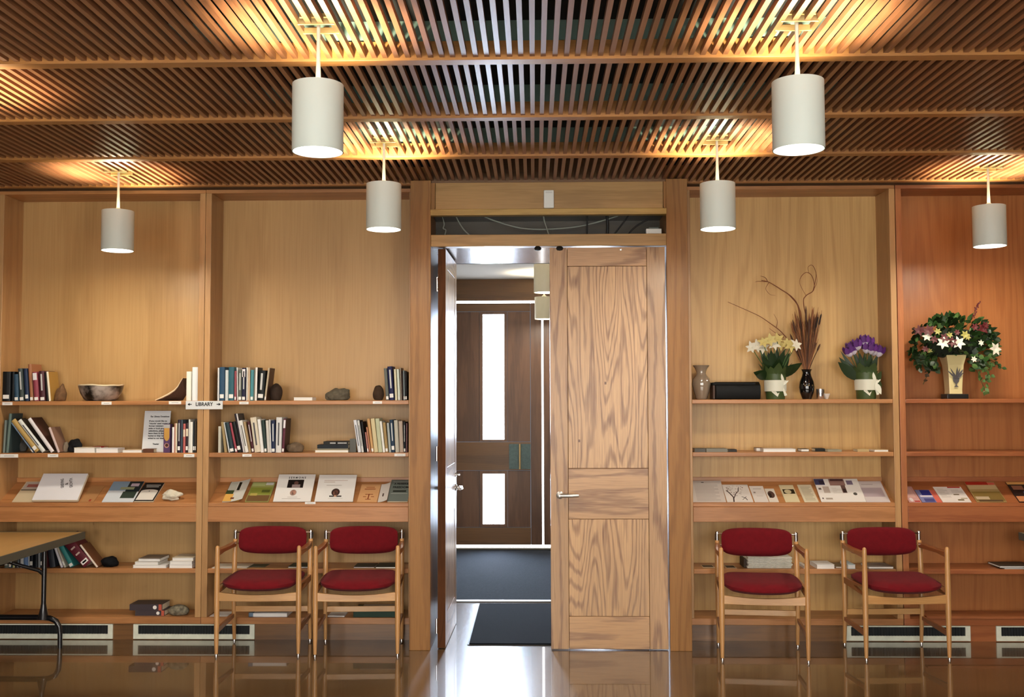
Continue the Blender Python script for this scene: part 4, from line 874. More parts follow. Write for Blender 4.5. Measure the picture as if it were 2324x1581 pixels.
stroke([U(0.26, 0.0), U(0.30, 0.25), U(0.2, 0.5), U(0.1, 0.66)], 0.009); stroke([U(0.30, 0.2), U(0.42, 0.45), U(0.55, 0.6), U(0.6, 0.8)], 0.006); stroke([U(0.36, 0.34), U(0.48, 0.36)], 0.004); stroke([U(0.62, 0.3), U(0.75, 0.22), U(0.8, 0.1)], 0.006); stroke([U(0.62, 0.12), U(0.8, 0.3)], 0.004)
br.build('branch_print', bmat('2a1a16'), t)
bl = MB()
for k in range(46):
    u, v = random.uniform(0.12, 0.82), random.uniform(0.38, 0.93)
    if random.random() < 0.3: u, v = random.uniform(0.08, 0.3), random.uniform(0.6, 0.85)
    bl.lathe([(0.005, 0), (0.005, 0.0002)], 6, Tr(*U(u, v), 0.0035) @ Matrix.Diagonal((random.uniform(0.4, 1.3), random.uniform(0.3, 1), 1, 1)))
bl.build('blossom_print', bmat('6b4c40'), t)
sloped('leaflet', 'plain white leaflet between the tree card and the photo card', 'leaflet', 1713, 1745, 1103, 'd5cfc8', [('title_bar', 0.2, 0.8, 0.8, 0.83, 'a59e98'), ('picture', 0.15, 0.3, 0.55, 0.63, '8a807a'), ('title_bar', 0.3, 0.75, 0.36, 0.38, 'b0aaa4')], 0, 0.002)
sloped('photo_card', 'small card with a brown photograph', 'card', 1746.5, 1768, 1109, 'd6cfc2', [('o_picture', 0.12, 0.85, 0.3, 0.82, '574038'), ('picture_detail', 0.2, 0.5, 0.32, 0.66, '2a1e1a')], 0, 0.002)
sloped('card', 'cream card with a dark landscape picture', 'card', 1783, 1816, 1100.5, 'cfc39e', [('picture', 0.12, 0.92, 0.48, 0.74, '2c2618'), ('o_picture_detail', 0.2, 0.7, 0.48, 0.72, 'c6bb94')], 0, 0.002)
sloped('card', 'cream card with printed lines of text', 'card', 1826, 1858.5, 1100, 'd2c9ae', textlines(0.15, 0.85, 0.1, 0.92, 10, 'a89f86'), 0, 0.002)
sloped('brochure', 'wide open white brochure with coloured photographs', 'brochure', 1864, 1966, 1087, 'd8d3cc', [('picture', 0.0, 0.22, 0.73, 0.99, '3a3a58'), ('picture_detail', 0.10, 0.22, 0.76, 0.92, '2a2434'), ('picture', 0.33, 0.68, 0.70, 0.99, '8a6a62'), ('picture_detail', 0.36, 0.66, 0.9, 0.99, '4a2c2c'), ('picture', 0.56, 0.66, 0.38, 0.72, '6a5048'), ('picture_detail', 0.58, 0.65, 0.4, 0.56, '3a2a26'), ('picture', 0.72, 0.86, 0.74, 0.92, '6c6074'), ('o_picture', 0.78, 0.87, 0.28, 0.4, '4a463e'), ('title_bar', 0.04, 0.1, 0.52, 0.6, '6a6058'), ('title_bar', 0.14, 0.28, 0.38, 0.66, 'b3a498'), ('title_bar', 0.13, 0.28, 0.1, 0.17, 'a09488'), ('title_bar', 0.05, 0.08, 0.12, 0.18, '5a4a48')] + textlines(0.34, 0.56, 0.36, 0.62, 6, 'c6bfb4'), 0, 0.004)
sloped('leaflet', 'mauve-grey leaflet at the upright end of the sloped shelf', 'leaflet', 1967, 2021, 1092, 'c2b8b6', [('picture', 0.02, 0.9, 0.25, 0.68, 'a39498'), ('title_bar', 0.1, 0.6, 0.82, 0.86, 'a69c98')], 0, 0.002)
# bay 4
sloped('leaflet', 'pinkish leaflet against the upright of the lamplit bay', 'leaflet', 2064, 2091, 1104, 'c99a94', [('picture', 0.1, 0.8, 0.3, 0.9, 'd4a89e'), ('o_picture', 0.15, 0.45, 0.05, 0.28, 'ddd0cc'), ('title_bar', 0.5, 0.95, 0.02, 0.1, 'a83a34')], 0, 0.002, ybot=1140)
sloped('leaflet', 'blue and white leaflet beside the pinkish one', 'leaflet', 2093, 2126, 1112, '7f80a8', [('picture', 0.3, 0.98, 0.55, 0.98, '2a2f7c'), ('title_bar', 0.12, 0.98, 0.42, 0.54, 'd6ccd6'), ('picture', 0.25, 0.95, 0.02, 0.3, '4a4a80')], 0, 0.003, ybot=1140)
sloped('leaflet', 'coral red leaflet half under the white newsletter', 'leaflet', 2126.5, 2139, 1112, 'cf6858', [], 0, 0.001, ybot=1140)
sloped('newsletter', 'open white newsletter with a red heading', 'newsletter', 2140, 2205, 1105, 'ddd4cc', [('title_bar', 0.5, 0.95, 0.92, 0.99, 'b02a20')] + textlines(0.08, 0.42, 0.3, 0.9, 9, 'bdb4ac') + textlines(0.55, 0.95, 0.62, 0.84, 3, 'bdb4ac') + [('picture', 0.55, 0.75, 0.45, 0.52, '7a6a54'), ('picture', 0.58, 0.8, 0.1, 0.18, '6a5c3a'), ('picture_detail', 0.72, 0.95, 0.22, 0.26, '8a7a44')], 0, 0.003, ybot=1140)
sloped('magazine', 'magazine with red banner and landscape photograph', 'magazine', 2217, 2285, 1094, 'a08454', [('title_bar', 0.0, 0.75, 0.84, 0.99, 'a0281c'), ('o_picture_detail', 0.02, 0.14, 0.85, 0.98, 'd9c0a8'), ('title_bar', 0.75, 0.98, 0.84, 0.96, 'c85a4a'), ('picture', 0.02, 0.98, 0.62, 0.83, 'b59c72'), ('picture', 0.02, 0.98, 0.05, 0.5, '7a6230'), ('picture_detail', 0.05, 0.5, 0.12, 0.26, 'b8a284'), ('picture_detail', 0.1, 0.9, 0.02, 0.1, '54402a')], 0, 0.005, ybot=1140)
sloped('magazine', 'dark magazine cut off by the picture edge', 'magazine', 2313, 2375, 1094, '2c1e18', [('title_bar', 0.0, 1.0, 0.86, 0.99, 'd09a58'), ('picture', 0.1, 0.5, 0.6, 0.8, '8a5a44'), ('picture', 0.4, 0.8, 0.3, 0.5, '5a6a9a'), ('title_bar', 0.02, 0.6, 0.02, 0.28, 'c88458')], 0, 0.005, ybot=1140)

# ------------------------------------------------------------------ stones and bowl
def stone(label, p0, p1, ytop, z, yc, depth, colr, seed, var=0.25, name='stone', shape=None, rough=0.8, amp=0.16, sharp=1.0, spot=None, z_on=None, floor_cut=0.18):
    a, b = xs(p0, 900, YS + yc), xs(p1, 900, YS + yc); hh = at((p0 + p1) / 2, ytop, YS + yc).z - z
    bm = bmesh.new(); bmesh.ops.create_icosphere(bm, subdivisions=4, radius=1)
    for v in bm.verts:
        n_ = noise.noise(v.co * 1.3 + V((seed * 3.1, seed, 0))) * amp * 1.6 + noise.noise(v.co * 3.1 + V((seed, 0, seed))) * amp * 0.5
        v.co *= 1 + n_
        if shape: v.co = shape(v.co)
        if v.co.z < -1 + floor_cut * 2: v.co.z = -1 + floor_cut * 2 + (v.co.z + 1 - floor_cut * 2) * 0.08
    lo = [min(v.co[i] for v in bm.verts) for i in range(3)]; hi = [max(v.co[i] for v in bm.verts) for i in range(3)]
    sc = ((b - a) / (hi[0] - lo[0]), depth / (hi[1] - lo[1]), hh / (hi[2] - lo[2]))
    for v in bm.verts: v.co = V(((v.co.x - (lo[0] + hi[0]) / 2) * sc[0], (v.co.y - (lo[1] + hi[1]) / 2) * sc[1], (v.co.z - lo[2]) * sc[2]))
    me = bpy.data.meshes.new(name); bm.to_mesh(me); bm.free()
    me.polygons.foreach_set('use_smooth', [True] * len(me.polygons))
    me.materials.append(mat('stone_' + colr + str(seed), '#' + colr, rough, spec=0.15, var=var, vscale=35, bump=0.5, bscale=120))
    o = bpy.data.objects.new(name, me); COL.objects.link(o); o.location = ((a + b) / 2, YS + yc, z + 0.0006)
    return tag(o, label, 'stone')
def pointed(c): k = 1 - 0.33 * (c.z + 1) * 0.8; return V((c.x * k + 0.12 * c.z, c.y * k, c.z))
stone('pointed brown stone holding up the top-shelf books behind table', 126, 150, 869.5, zt1_, 0.09, 0.09, '6e5238', 1, shape=pointed)
stone('dark egg-shaped stone beside the slanting beige book', 612, 641, 869.5, zt1_, 0.10, 0.09, '3a2e26', 2, 0.12, amp=0.06)
stone('grey angular stone in the middle of the top shelf', 737, 794.5, 880, zt1_, 0.12, 0.1, '5e584a', 3, shape=lambda c: V((c.x, c.y, c.z + 0.25 * c.x)), amp=0.22)
stone('round dark brown stone by the books at the casing', 846, 872, 874, zt1_, 0.10, 0.08, '3f3024', 4, 0.12, amp=0.06)
stone('grey stone leaning behind the folders on second shelf', 44, 64, 998, zt2_, 0.215, 0.06, '4c4a46', 5, amp=0.1)
stone('small grey stone next to the black stone', 146, 158, 1002, zt2_, 0.12, 0.07, '7a6e5e', 6, amp=0.1)
stone('black stone beside the flat cream book on second shelf', 157.5, 189, 995, zt2_, 0.13, 0.09, '17171a', 7, 0.2, amp=0.15)
stone('flat brown stone past the long row on second shelf', 651, 690.5, 1003, zt2_, 0.08, 0.09, '6a5a48', 8, amp=0.10)
stone('black lump beside the slanting maroon book', 237, 275, 1261.5, zt4_, 0.09, 0.11, '0d0f12', 9, 0.1, amp=0.15)
stone('marbled grey stone on the bottom shelf by the upright', 391, 437, 1371, zt5_, 0.09, 0.1, '6e6858', 10, 0.6, amp=0.08)
p = onplane(388, 1139, SL_F, SLN); w = (at(413, 1130, p.y).x - at(363, 1130, p.y).x)
o = stone('white craggy rock on the sloped shelf', 363, 413, 1118, ZLIP, p.y - YS, 0.09, 'cfc8b4', 11, 0.12, name='white_rock', amp=0.3)
q_ = onplane(388, 1139, SL_F, SLN) + SLN * 0.002 + SLD * 0.05; o.location = q_; o.rotation_euler = (math.atan2(SLD.z, SLD.y), 0, 0)
# bowl
yb_ = YS + 0.12; c = at(229, 905, yb_); R = (at(277, 885, yb_).x - at(181.5, 885, yb_).x) / 2; hb = at(229, 873, yb_).z - zt1_
bw = T('bowl', 'dark smoked pottery bowl with a pale wavy rim', 'bowl', (c.x, yb_, zt1_ + 0.0006))
def smoke(): 
    mt = bpy.data.materials.new('smoke_fired_clay'); mt.use_nodes = True; nt = mt.node_tree; b = nt.nodes['Principled BSDF']
    tc = nt.nodes.new('ShaderNodeTexCoord'); n = nt.nodes.new('ShaderNodeTexNoise'); n.inputs['Scale'].default_value = 9; n.inputs['Detail'].default_value = 4
    nt.links.new(tc.outputs['Object'], n.inputs['Vector']); r = nt.nodes.new('ShaderNodeValToRGB'); r.color_ramp.elements[0].position = 0.45; r.color_ramp.elements[1].position = 0.62
    r.color_ramp.elements[0].color = lin('#1a1613'); r.color_ramp.elements[1].color = lin('#a3958a'); nt.links.new(n.outputs['Fac'], r.inputs['Fac']); nt.links.new(r.outputs['Color'], b.inputs['Base Color']); b.inputs['Roughness'].default_value = 0.3
    return mt
pf = [(R * 0.62, 0), (R * 0.75, hb * 0.12), (R * 0.9, hb * 0.45), (R * 0.98, hb * 0.8), (R * 1.0, hb * 0.93)]
mb = MB().lathe(pf + [(R * 0.95, hb * 0.93), (R * 0.85, hb * 0.4), (R * 0.55, hb * 0.12)], 40)
mb.build('body', smoke(), bw, smooth=60)
rim = MB(); pts = []
for k in range(41):
    a_ = 2 * PI * k / 40; pts.append((R * 0.975 * math.cos(a_), R * 0.975 * math.sin(a_), hb * (0.955 + 0.02 * math.sin(3 * a_ + 1) + 0.012 * math.sin(7 * a_))))
rim.tube(pts, 0.0065, 8).build('rim', mat('rim_cream', '#cdbd9c', 0.5), bw, smooth=60)
# curved bark piece with pale rim
yk = YS + 0.11
P = [at(px, py, yk) for px, py in ((357, 906.5), (372, 902), (388, 894), (400, 886), (408, 877), (414, 866), (418.5, 858))]
o0 = P[0].copy(); o0.z = zt1_ + 0.0008
bk = T('bark_piece', 'curved piece of bark with a pale edge leaning on white books', 'bark', o0)
P = [p - o0 for p in P]; P[0].z = 0.003
mb = MB(); n = len(P); vs = []
for p in P: vs += [V((p.x, -0.03, p.z)), V((p.x, 0.07, p.z)), V((p.x + 0.0, 0.07, max(p.z - 0.05 - 0.06 * (p.x / P[-1].x), 0.0))), V((p.x, -0.012, max(0.0, p.z - 0.02 - 0.30 * max(0, p.z - 0.03))))]
for i in range(n - 1):
    for k in range(4): mb.f.append((i * 4 + k, i * 4 + (k + 1) % 4, (i + 1) * 4 + (k + 1) % 4, (i + 1) * 4 + k)); mb.m.append(0)
mb.v = vs; mb.f += [(0, 1, 2, 3), tuple((n - 1) * 4 + k for k in range(4))]; mb.m += [0, 0]
mb.build('body', mat('bark_brown', '#4f3626', 0.85, bump=0.6, bscale=60), bk, smooth=40)
MB().tube([(p.x - 0.002, -0.034, p.z + 0.001) for p in P], [0.003, 0.006, 0.007, 0.006, 0.004, 0.003, 0.002], 8).build('pale_edge', mat('bark_edge', '#d8c3a0', 0.7), bk, smooth=60)
# box with a medal picture standing by the notice
a, b = at(370.5, 1026, YS + 0.03), at(386.3, 962, YS + 0.03)
md = T('keepsake_box', 'upright purple box with gold tongue shape in front of notice', 'box', ((a.x + b.x) / 2, YS + 0.03, zt2_ + 0.0005)); w, h = (b.x - a.x) / 2, b.z - zt2_
MB().box((-w, 0, 0), (w, 0.05, h)).build('body', mat('box_purple', '#4d2f58', 0.5), md, bevel=0.001)
MB().box((-w * 0.98, -0.0008, h * 0.86), (w * 0.98, 0, h * 0.985)).build('top_band', bmat('a8a6a4'), md)
MB().prism([(-w * 0.8, h * 0.86), (-w * 0.8, h * 0.52), (-w * 0.5, h * 0.44), (0, h * 0.40), (w * 0.5, h * 0.44), (w * 0.8, h * 0.52), (w * 0.8, h * 0.86)], -0.0012, 0).build('gold_shape', bmat('b98d44'), md)
MB().lathe([(w * 0.72, 0), (w * 0.72, 0.0012)], 20, Tr(0, 0, h * 0.25) @ Rx(PI / 2)).build('emblem_ring', bmat('b98a7c'), md)
MB().lathe([(w * 0.48, 0), (w * 0.48, 0.0018)], 18, Tr(w * 0.05, 0, h * 0.26) @ Rx(PI / 2)).build('emblem', bmat('4a2c22'), md)
# ------------------------------------------------------------------ chairs
RED = mat('red_wool', '#660f17', 0.95, bump=0.35, bscale=500, sheen=0.04, spec=0.15, var=0.12, vscale=25)
def cushion(w, d, t, bulge, corner=0.1, front=0.0, nx=16, ny=12, curve=0.0):
    """soft pad: w across x, d along y, t thick in z"""
    mb = MB(); vs = []; fs = []
    for side in (1, -1):
        for j in range(ny + 1):
            for i in range(nx + 1):
                u, v = -1 + 2 * i / nx, -1 + 2 * j / ny
                e = 5.0
                k = 1.0 / max(1e-6, (abs(u) ** e + abs(v) ** e) ** (1 / e)) if (u or v) else 1
                m_ = max(abs(u), abs(v)); f = m_ * k if m_ else 1
                uu, vv = u * min(1, f), v * min(1, f)
                edge = max(0.0, 1 - max(abs(u), abs(v)) ** 6) ** 0.45
                z = side * (t / 2 * (0.25 + 0.75 * edge) if max(abs(u), abs(v)) < 0.999 else t / 2 * 0.25)
                if side > 0: z += bulge * (1 - u * u) * (1 - v * v)
                vs.append((uu * w / 2, vv * d / 2 - front * (1 - uu * uu) * (vv < 0) * (-vv), z + curve * uu * uu))
    N_ = (nx + 1) * (ny + 1)
    for s_ in range(2):
        for j in range(ny):
            for i in range(nx):
                a = s_ * N_ + j * (nx + 1) + i; fs.append((a, a + 1, a + nx + 2, a + nx + 1) if s_ == 0 else (a, a + nx + 1, a + nx + 2, a + 1))
    ring = [i for i in range(nx + 1)] + [j * (nx + 1) + nx for j in range(1, ny + 1)] + [ny * (nx + 1) + i for i in range(nx - 1, -1, -1)] + [j * (nx + 1) for j in range(ny - 1, 0, -1)]
    for a, b in zip(ring, ring[1:] + ring[:1]): fs.append((a, a + N_, b + N_, b))
    mb.add(vs, fs); return mb
CW, CD = 0.545, 0.40           # between leg axes: front width, depth
BWD = 0.535
def make_chair():
    t = T('armchair', 'x', 'chair')
    fy, by = -CD / 2, CD / 2
    for s in (-1, 1):
        MB().lathe([(0.011, 0.02), (0.015, 0.12), (0.0185, 0.35), (0.018, 0.5), (0.0145, 0.68), (0.0135, 0.715), (0.011, 0.727), (0.005, 0.732)], 18, Tr(s * CW / 2, fy, 0)).build('leg', BEECH, t, smooth=50)
        MB().lathe([(0.008, 0.0), (0.009, 0.006), (0.006, 0.012), (0.006, 0.022)], 12, Tr(s * CW / 2, fy, 0)).build('glide', CHROME, t, smooth=50)
        # rear post, slightly raked at the top
        MB().tube([(s * BWD / 2, by + 0.02, 0.02), (s * BWD / 2, by, 0.25), (s * BWD / 2, by, 0.45), (s * BWD / 2, by + 0.012, 0.66), (s * BWD / 2, by + 0.024, 0.718)], [0.0115, 0.0165, 0.0185, 0.017, 0.0155], 18).build('leg', BEECH, t, smooth=50)
        MB().lathe([(0.008, 0.0), (0.009, 0.006), (0.006, 0.012), (0.006, 0.022)], 12, Tr(s * BWD / 2, by + 0.02, 0)).build('glide', CHROME, t, smooth=50)
        MB().lathe([(0.0105, 0), (0.0105, 0.05), (0.014, 0.052), (0.014, 0.058), (0.009, 0.066)], 16, Tr(s * BWD / 2, by + 0.024, 0.718)).build('bracket', CHROME, t, smooth=40)
        MB().box((-0.004, 0.004, 0.006), (0.004, 0.016, 0.046), Tr(s * (BWD / 2 + 0.010), by + 0.024, 0.718)).build('bracket_block', BLACKR, t)
        # armrest: flat paddle from front leg to rear post
        x = s * CW / 2; xb = s * BWD / 2
        P = [(x, fy + 0.008, 0.684), (x + s * 0.004, fy + 0.12, 0.688), (x + s * 0.002, fy + 0.25, 0.686), (xb, by + 0.012, 0.688)]
        a = MB(); vs = []
        for k, (px, py, pz) in enumerate(P):
            hw = (0.014, 0.022, 0.022, 0.013)[k]; hh = (0.020, 0.013, 0.013, 0.018)[k]
            vs += [V((px - hw, py, pz - hh)), V((px + hw, py, pz - hh)), V((px + hw, py, pz + hh)), V((px - hw, py, pz + hh))]
        fs = [(0, 1, 2, 3), (12, 15, 14, 13)]
        for i in range(3):
            for k in range(4): fs.append((i * 4 + k, (i + 1) * 4 + k, (i + 1) * 4 + (k + 1) % 4, i * 4 + (k + 1) % 4))
        a.add(vs, fs).build('armrest', BEECHD, t, bevel=0.004)
        # side rails under the seat and near the floor
        MB().prism([(fy + 0.012, 0.415), (by - 0.008, 0.435), (by - 0.008, 0.475), (fy + 0.012, 0.472), (0, 0.455)], min(x, xb) - 0.006, min(x, xb) + 0.012, 'X').build('side_rail', BEECHD, t)
        MB().prism([(fy + 0.012, 0.155), (by + 0.0, 0.178), (by + 0.0, 0.203), (fy + 0.012, 0.190)], (x + xb) / 2 - 0.008, (x + xb) / 2 + 0.008, 'X').build('stretcher', BEECHD, t)
    n = 12; top = [(-CW / 2 + 0.012 + (CW - 0.024) * k / n, 0.425 - 0.018 * math.sin(PI * k / n)) for k in range(n + 1)]
    bot = [(x, 0.367 - 0.004 * math.sin(PI * k / n)) for k, (x, z) in enumerate(top)]
    MB().prism(bot + top[::-1], fy - 0.009, fy + 0.009).build('front_rail', BEECHH, t, bevel=0.003)
    MB().box((-BWD / 2 + 0.012, by - 0.008, 0.215), (BWD / 2 - 0.012, by + 0.008, 0.255)).build('stretcher', BEECHH, t, bevel=0.003)
    MB().box((-BWD / 2 + 0.012, by - 0.01, 0.425), (BWD / 2 - 0.012, by + 0.01, 0.455)).build('rear_rail', BEECHD, t, bevel=0.003)
    s = cushion(0.505, 0.44, 0.070, 0.014, front=0.04, curve=0.014)
    s.build('seat', RED, t, smooth=60, mtx=Tr(0, -0.014, 0.472) @ Rx(0.03))
    b = cushion(0.478, 0.195, 0.05, 0.008, nx=18, ny=10)
    for i, v in enumerate(b.v):
        k = (v.x / 0.239) ** 2
        v.y *= 1.0 - 0.10 * k * 1.0
        v.z = v.z - 0.035 * (1 - k)            # dished towards the sitter's back
    bo = b.build('backrest', RED, t, smooth=60, mtx=Tr(0, by + 0.012, 0.715) @ Rx(PI / 2 - 0.16))
    for s in (-1, 1):
        for z in (0.768, 0.690):
            MB().tube([(s * (BWD / 2 - 0.0), by + 0.02, z), (s * (BWD / 2 - 0.032), by + 0.012, z)], 0.0055, 8).build('bolt', CHROME, t, smooth=40)
    return t
chair = make_chair()
CH = [((499, 1483), (685, 1480.5), (536, 1454), (713, 1454), 'red and beech armchair closest to the library uprights, first before the books'),
      ((719, 1483), (909, 1481), (739, 1454), (917, 1454), 'red and beech armchair squeezed beside the open-leaf casing'),
      ((1638, 1499), (1837, 1505), (1628, 1467), (1816, 1473), 'red and beech armchair beside the shut-leaf casing, under the vases'),
      ((1965, 1499), (2157, 1499), (1914, 1466), (2095, 1466), 'red and beech armchair standing across the upright, half before the lamplit bay')]
for i, (fl, fr, rl, rr, lab) in enumerate(CH):
    c = chair if i == 0 else copy_tree(chair)
    c['label'] = lab; c['group'] = 'red upholstered armchairs'
    A, B, C_, D_ = [on(*p, 0) for p in (fl, fr, rl, rr)]
    f = (A + B) / 2; r = (C_ + D_) / 2
    ang1 = math.atan2((B - A).y, (B - A).x)
    dv = r - f; ang2 = math.atan2(-dv.x, dv.y)
    ang = 0.5 * ang1 + 0.5 * ang2
    ctr = f + V((-math.sin(ang), math.cos(ang), 0)) * (CD / 2)
    c.location = (ctr.x, min(ctr.y, YS - 0.26), 0); c.rotation_euler = (0, 0, ang)

# ------------------------------------------------------------------ folding table
zt_ = 0.765
cr = on(193, 1206.5, zt_); yb2 = cr.y; xr = on(0, 1263, zt_).x * 0.5 + cr.x * 0.5
tb = T('folding_table', 'wood-topped folding table on black metal legs at the picture edge', 'table', (xr, yb2, 0))
TW, TL = 0.76, 1.83
MB().box((-TW, -TL, zt_ - 0.012), (0, 0, zt_)).build('tabletop', wood('table_laminate', '#c29c60', '#aa854c', 'Y', rough=0.3, freq=2, size=0.8, contrast=0.3, coat=0.2), tb, bevel=0.002)
ed = MB()
for lo, hi in (((-TW - 0.004, -TL - 0.004, zt_ - 0.05), (-TW + 0.006, 0.004, zt_ + 0.002)), ((-0.006, -TL - 0.004, zt_ - 0.05), (0.004, 0.004, zt_ + 0.002)), ((-TW + 0.006, -TL - 0.004, zt_ - 0.05), (-0.006, -TL + 0.006, zt_ + 0.002)), ((-TW + 0.006, -0.006, zt_ - 0.05), (-0.006, 0.004, zt_ + 0.002))): ed.box(lo, hi)
ed.build('edge_band', mat('table_edge_grey', '#55564c', 0.4, 0.3), tb, bevel=0.002)
un = MB()
for x in (-TW + 0.05, -0.08): un.box((x, -TL + 0.1, zt_ - 0.045), (x + 0.03, -0.1, zt_ - 0.012))
un.build('under_rail', mat('table_steel', '#3c463f', 0.4, 0.5), tb)
for yk in (-0.23, -TL + 0.23):
    for x in (-0.175, -TW + 0.175):
        MB().tube([(x, yk, zt_ - 0.02), (x, yk, 0.2)], 0.0165, 12).build('leg', BLACKM, tb, smooth=50)
    s1 = []
    for k in range(9): 
        a = k / 8 * PI / 2; s1.append((-0.105 + 0.06 * math.sin(a), yk, 0.165 + 0.06 * (math.cos(a)) - 0.0))
    L_ = [(-TW / 2, yk, 0.21), (-0.175, yk, 0.21), (-0.13, yk, 0.205), (-0.085, yk, 0.185), (-0.062, yk, 0.145), (-0.056, yk, 0.09), (-0.055, yk, 0.0)]
    Rr = [(-TW - p[0], p[1], p[2]) for p in L_]
    MB().tube(L_, [0.019, 0.019, 0.019, 0.0185, 0.0175, 0.016, 0.0155], 12).build('foot', BLACKM, tb, smooth=50)
    MB().tube(Rr, [0.019, 0.019, 0.019, 0.0185, 0.0175, 0.016, 0.0155], 12).build('foot', BLACKM, tb, smooth=50)
    for x in (-0.175, -TW + 0.175):
        MB().lathe([(0.04, 0.2), (0.03, 0.235), (0.02, 0.28), (0.0175, 0.3)], 14, Tr(x, yk, 0)).build('gusset', BLACKM, tb, smooth=60)
    sg_ = -1 if yk > -TL / 2 else 1
    MB().tube([(-0.178, yk, 0.50), (-0.20, yk + sg_ * 0.03, 0.535), (-0.36, yk + sg_ * 0.10, 0.60), (-TW / 2, yk + sg_ * 0.12, 0.64)], 0.012, 10).build('brace', BLACKM, tb, smooth=50)
    MB().tube([(-TW + 0.178, yk, 0.50), (-TW + 0.20, yk + sg_ * 0.03, 0.535), (-TW + 0.36, yk + sg_ * 0.10, 0.60), (-TW / 2, yk + sg_ * 0.12, 0.64)], 0.012, 10).build('brace', BLACKM, tb, smooth=50)
    MB().box((-TW / 2 - 0.06, yk + sg_ * 0.12 - 0.04, 0.60), (-TW / 2 + 0.06, yk + sg_ * 0.12 + 0.04, zt_ - 0.03)).build('hinge_block', BLACKM, tb, bevel=0.01)

t2 = copy_tree(tb); t2['label'] = 'corner of a second wood-topped folding table at the flower side of the picture'
t2.location = (on(2313, 1208, zt_).x + TW, on(2313, 1208, zt_).y, 0)
# ------------------------------------------------------------------ vases and flowers of the third bay
def V3(px, py, yd): return at(px, py, YS + yd)
def up_at(px, yd, z): p = at(px, 900, YS + yd); return V((p.x, YS + yd, z + 0.0006))
def hpx(ytop, yd, z, px=1700): return at(px, ytop, YS + yd).z - z
yd = 0.13
AMB = mat('amber_lustre_glass', '#b3a08a', 0.06, 0.0, coat=1.0, trans=0.45, spec=0.8)
h = hpx(829, yd, zt1_, 1590); R = 21.5 / F_ * (YS + yd)
t = T('glass_vase', 'amber lustre glass vase with a flared neck by the casing', 'vase', up_at(1592, yd, zt1_))
prof = [(0.55, 0), (0.6, 0.02), (0.62, 0.05), (0.85, 0.25), (1.0, 0.45), (0.93, 0.6), (0.6, 0.70), (0.5, 0.76), (0.55, 0.86), (0.85, 0.98), (0.88, 1.0)]
MB().lathe([(R * a, h * b) for a, b in prof] + [(R * 0.8, h * 0.99), (R * 0.46, h * 0.78), (R * 0.85, h * 0.5), (R * 0.5, h * 0.05)], 32).build('body', AMB, t, smooth=60)
# long black case
a, b = V3(1620, 903, 0.06), V3(1727, 866, 0.06); h = b.z - zt1_
t = T('black_case', 'long black padded case lying beside the glass vase', 'case', (a.x, YS + 0.06, zt1_ + 0.0006)); w = b.x - a.x
q = [(0.0 + 0.02, 0), (0.02 + 0.14, 0), (0.175, h * 0.25), (0.175, h * 0.7), (0.15, h * 0.97), (0.05, h), (0.01, h * 0.8), (0.0, h * 0.4)]
MB().prism(q, 0.016, w, 'X').build('body', mat('black_leather', '#060808', 0.6, bump=0.3, bscale=200, spec=0.25), t, bevel=0.006, smooth=50)
MB().box((0, 0.03, 0.004), (0.014, 0.15, h * 0.8)).build('end_flap', mat('brown_leather', '#4a3224', 0.6), t)
MB().box((-0.005, 0.02, h * 0.80), (w * 0.9, 0.15, h * 0.97)).build('lid_flap', mat('black_leather', '#0b1112', 0.55), t, bevel=0.006)
GRN = mat('leaf_green', '#2a4a1a', 0.5); GRN2 = mat('leaf_green_dark', '#1b3010', 0.5); GRN3 = mat('leaf_green_pale', '#4f6c36', 0.5)
FOIL = mat('pot_green', '#3f5029', 0.45); RIB = mat('ribbon_white', '#d2d2c0', 0.5, sheen=0.3)
def pot(px, yd, p0, p1, ytop, label, name='flower_pot'):
    base = up_at(px, yd, zt1_); R = (p1 - p0) / 2 / F_ * (YS + yd); h = hpx(ytop, yd, zt1_, px)
    t = T(name, label, 'flowers', base)
    MB().lathe([(R * 0.82, 0), (R * 0.84, 0.004), (R, h), (R * 0.93, h), (R * 0.8, h * 0.3)], 28).build('pot', FOIL, t, smooth=50)
    return t, R, h
def ribbon(t, R, z0, z1, sx):
    MB().lathe([(R * 0.965, z0), (R * 0.99, z1), (R * 1.01, z1), (R * 0.985, z0)], 28).build('ribbon', RIB, t, smooth=50)
    b = MB(); zc = (z0 + z1) / 2 + 0.004; bx, by_ = sx * R * 0.72, -R * 0.72
    b.leaf((bx, by_ - 0.004, zc), (-0.1 * sx, -0.3, 1), 0.085, 0.036, (0, -1, 0.1), 0.15, 7)
    b.leaf((bx, by_ - 0.004, zc), (0.9, -0.25, 0.65), 0.06, 0.020, (0, -1, 0.3), 0.15, 6)
    b.strip((bx, by_ - 0.006, zc), (-0.75, -0.15, -0.9), 0.085, 0.012, 0.058, (0, -1, 0), 0.05)
    b.strip((bx, by_ - 0.006, zc), (0.35, -0.15, -1), 0.080, 0.006, 0.020, (0, -1, 0), 0.05)
    b.lathe([(0.004, -0.01), (0.009, 0), (0.004, 0.01)], 10, Tr(bx, by_ - 0.006, zc))
    b.build('bow', RIB, t, smooth=80)
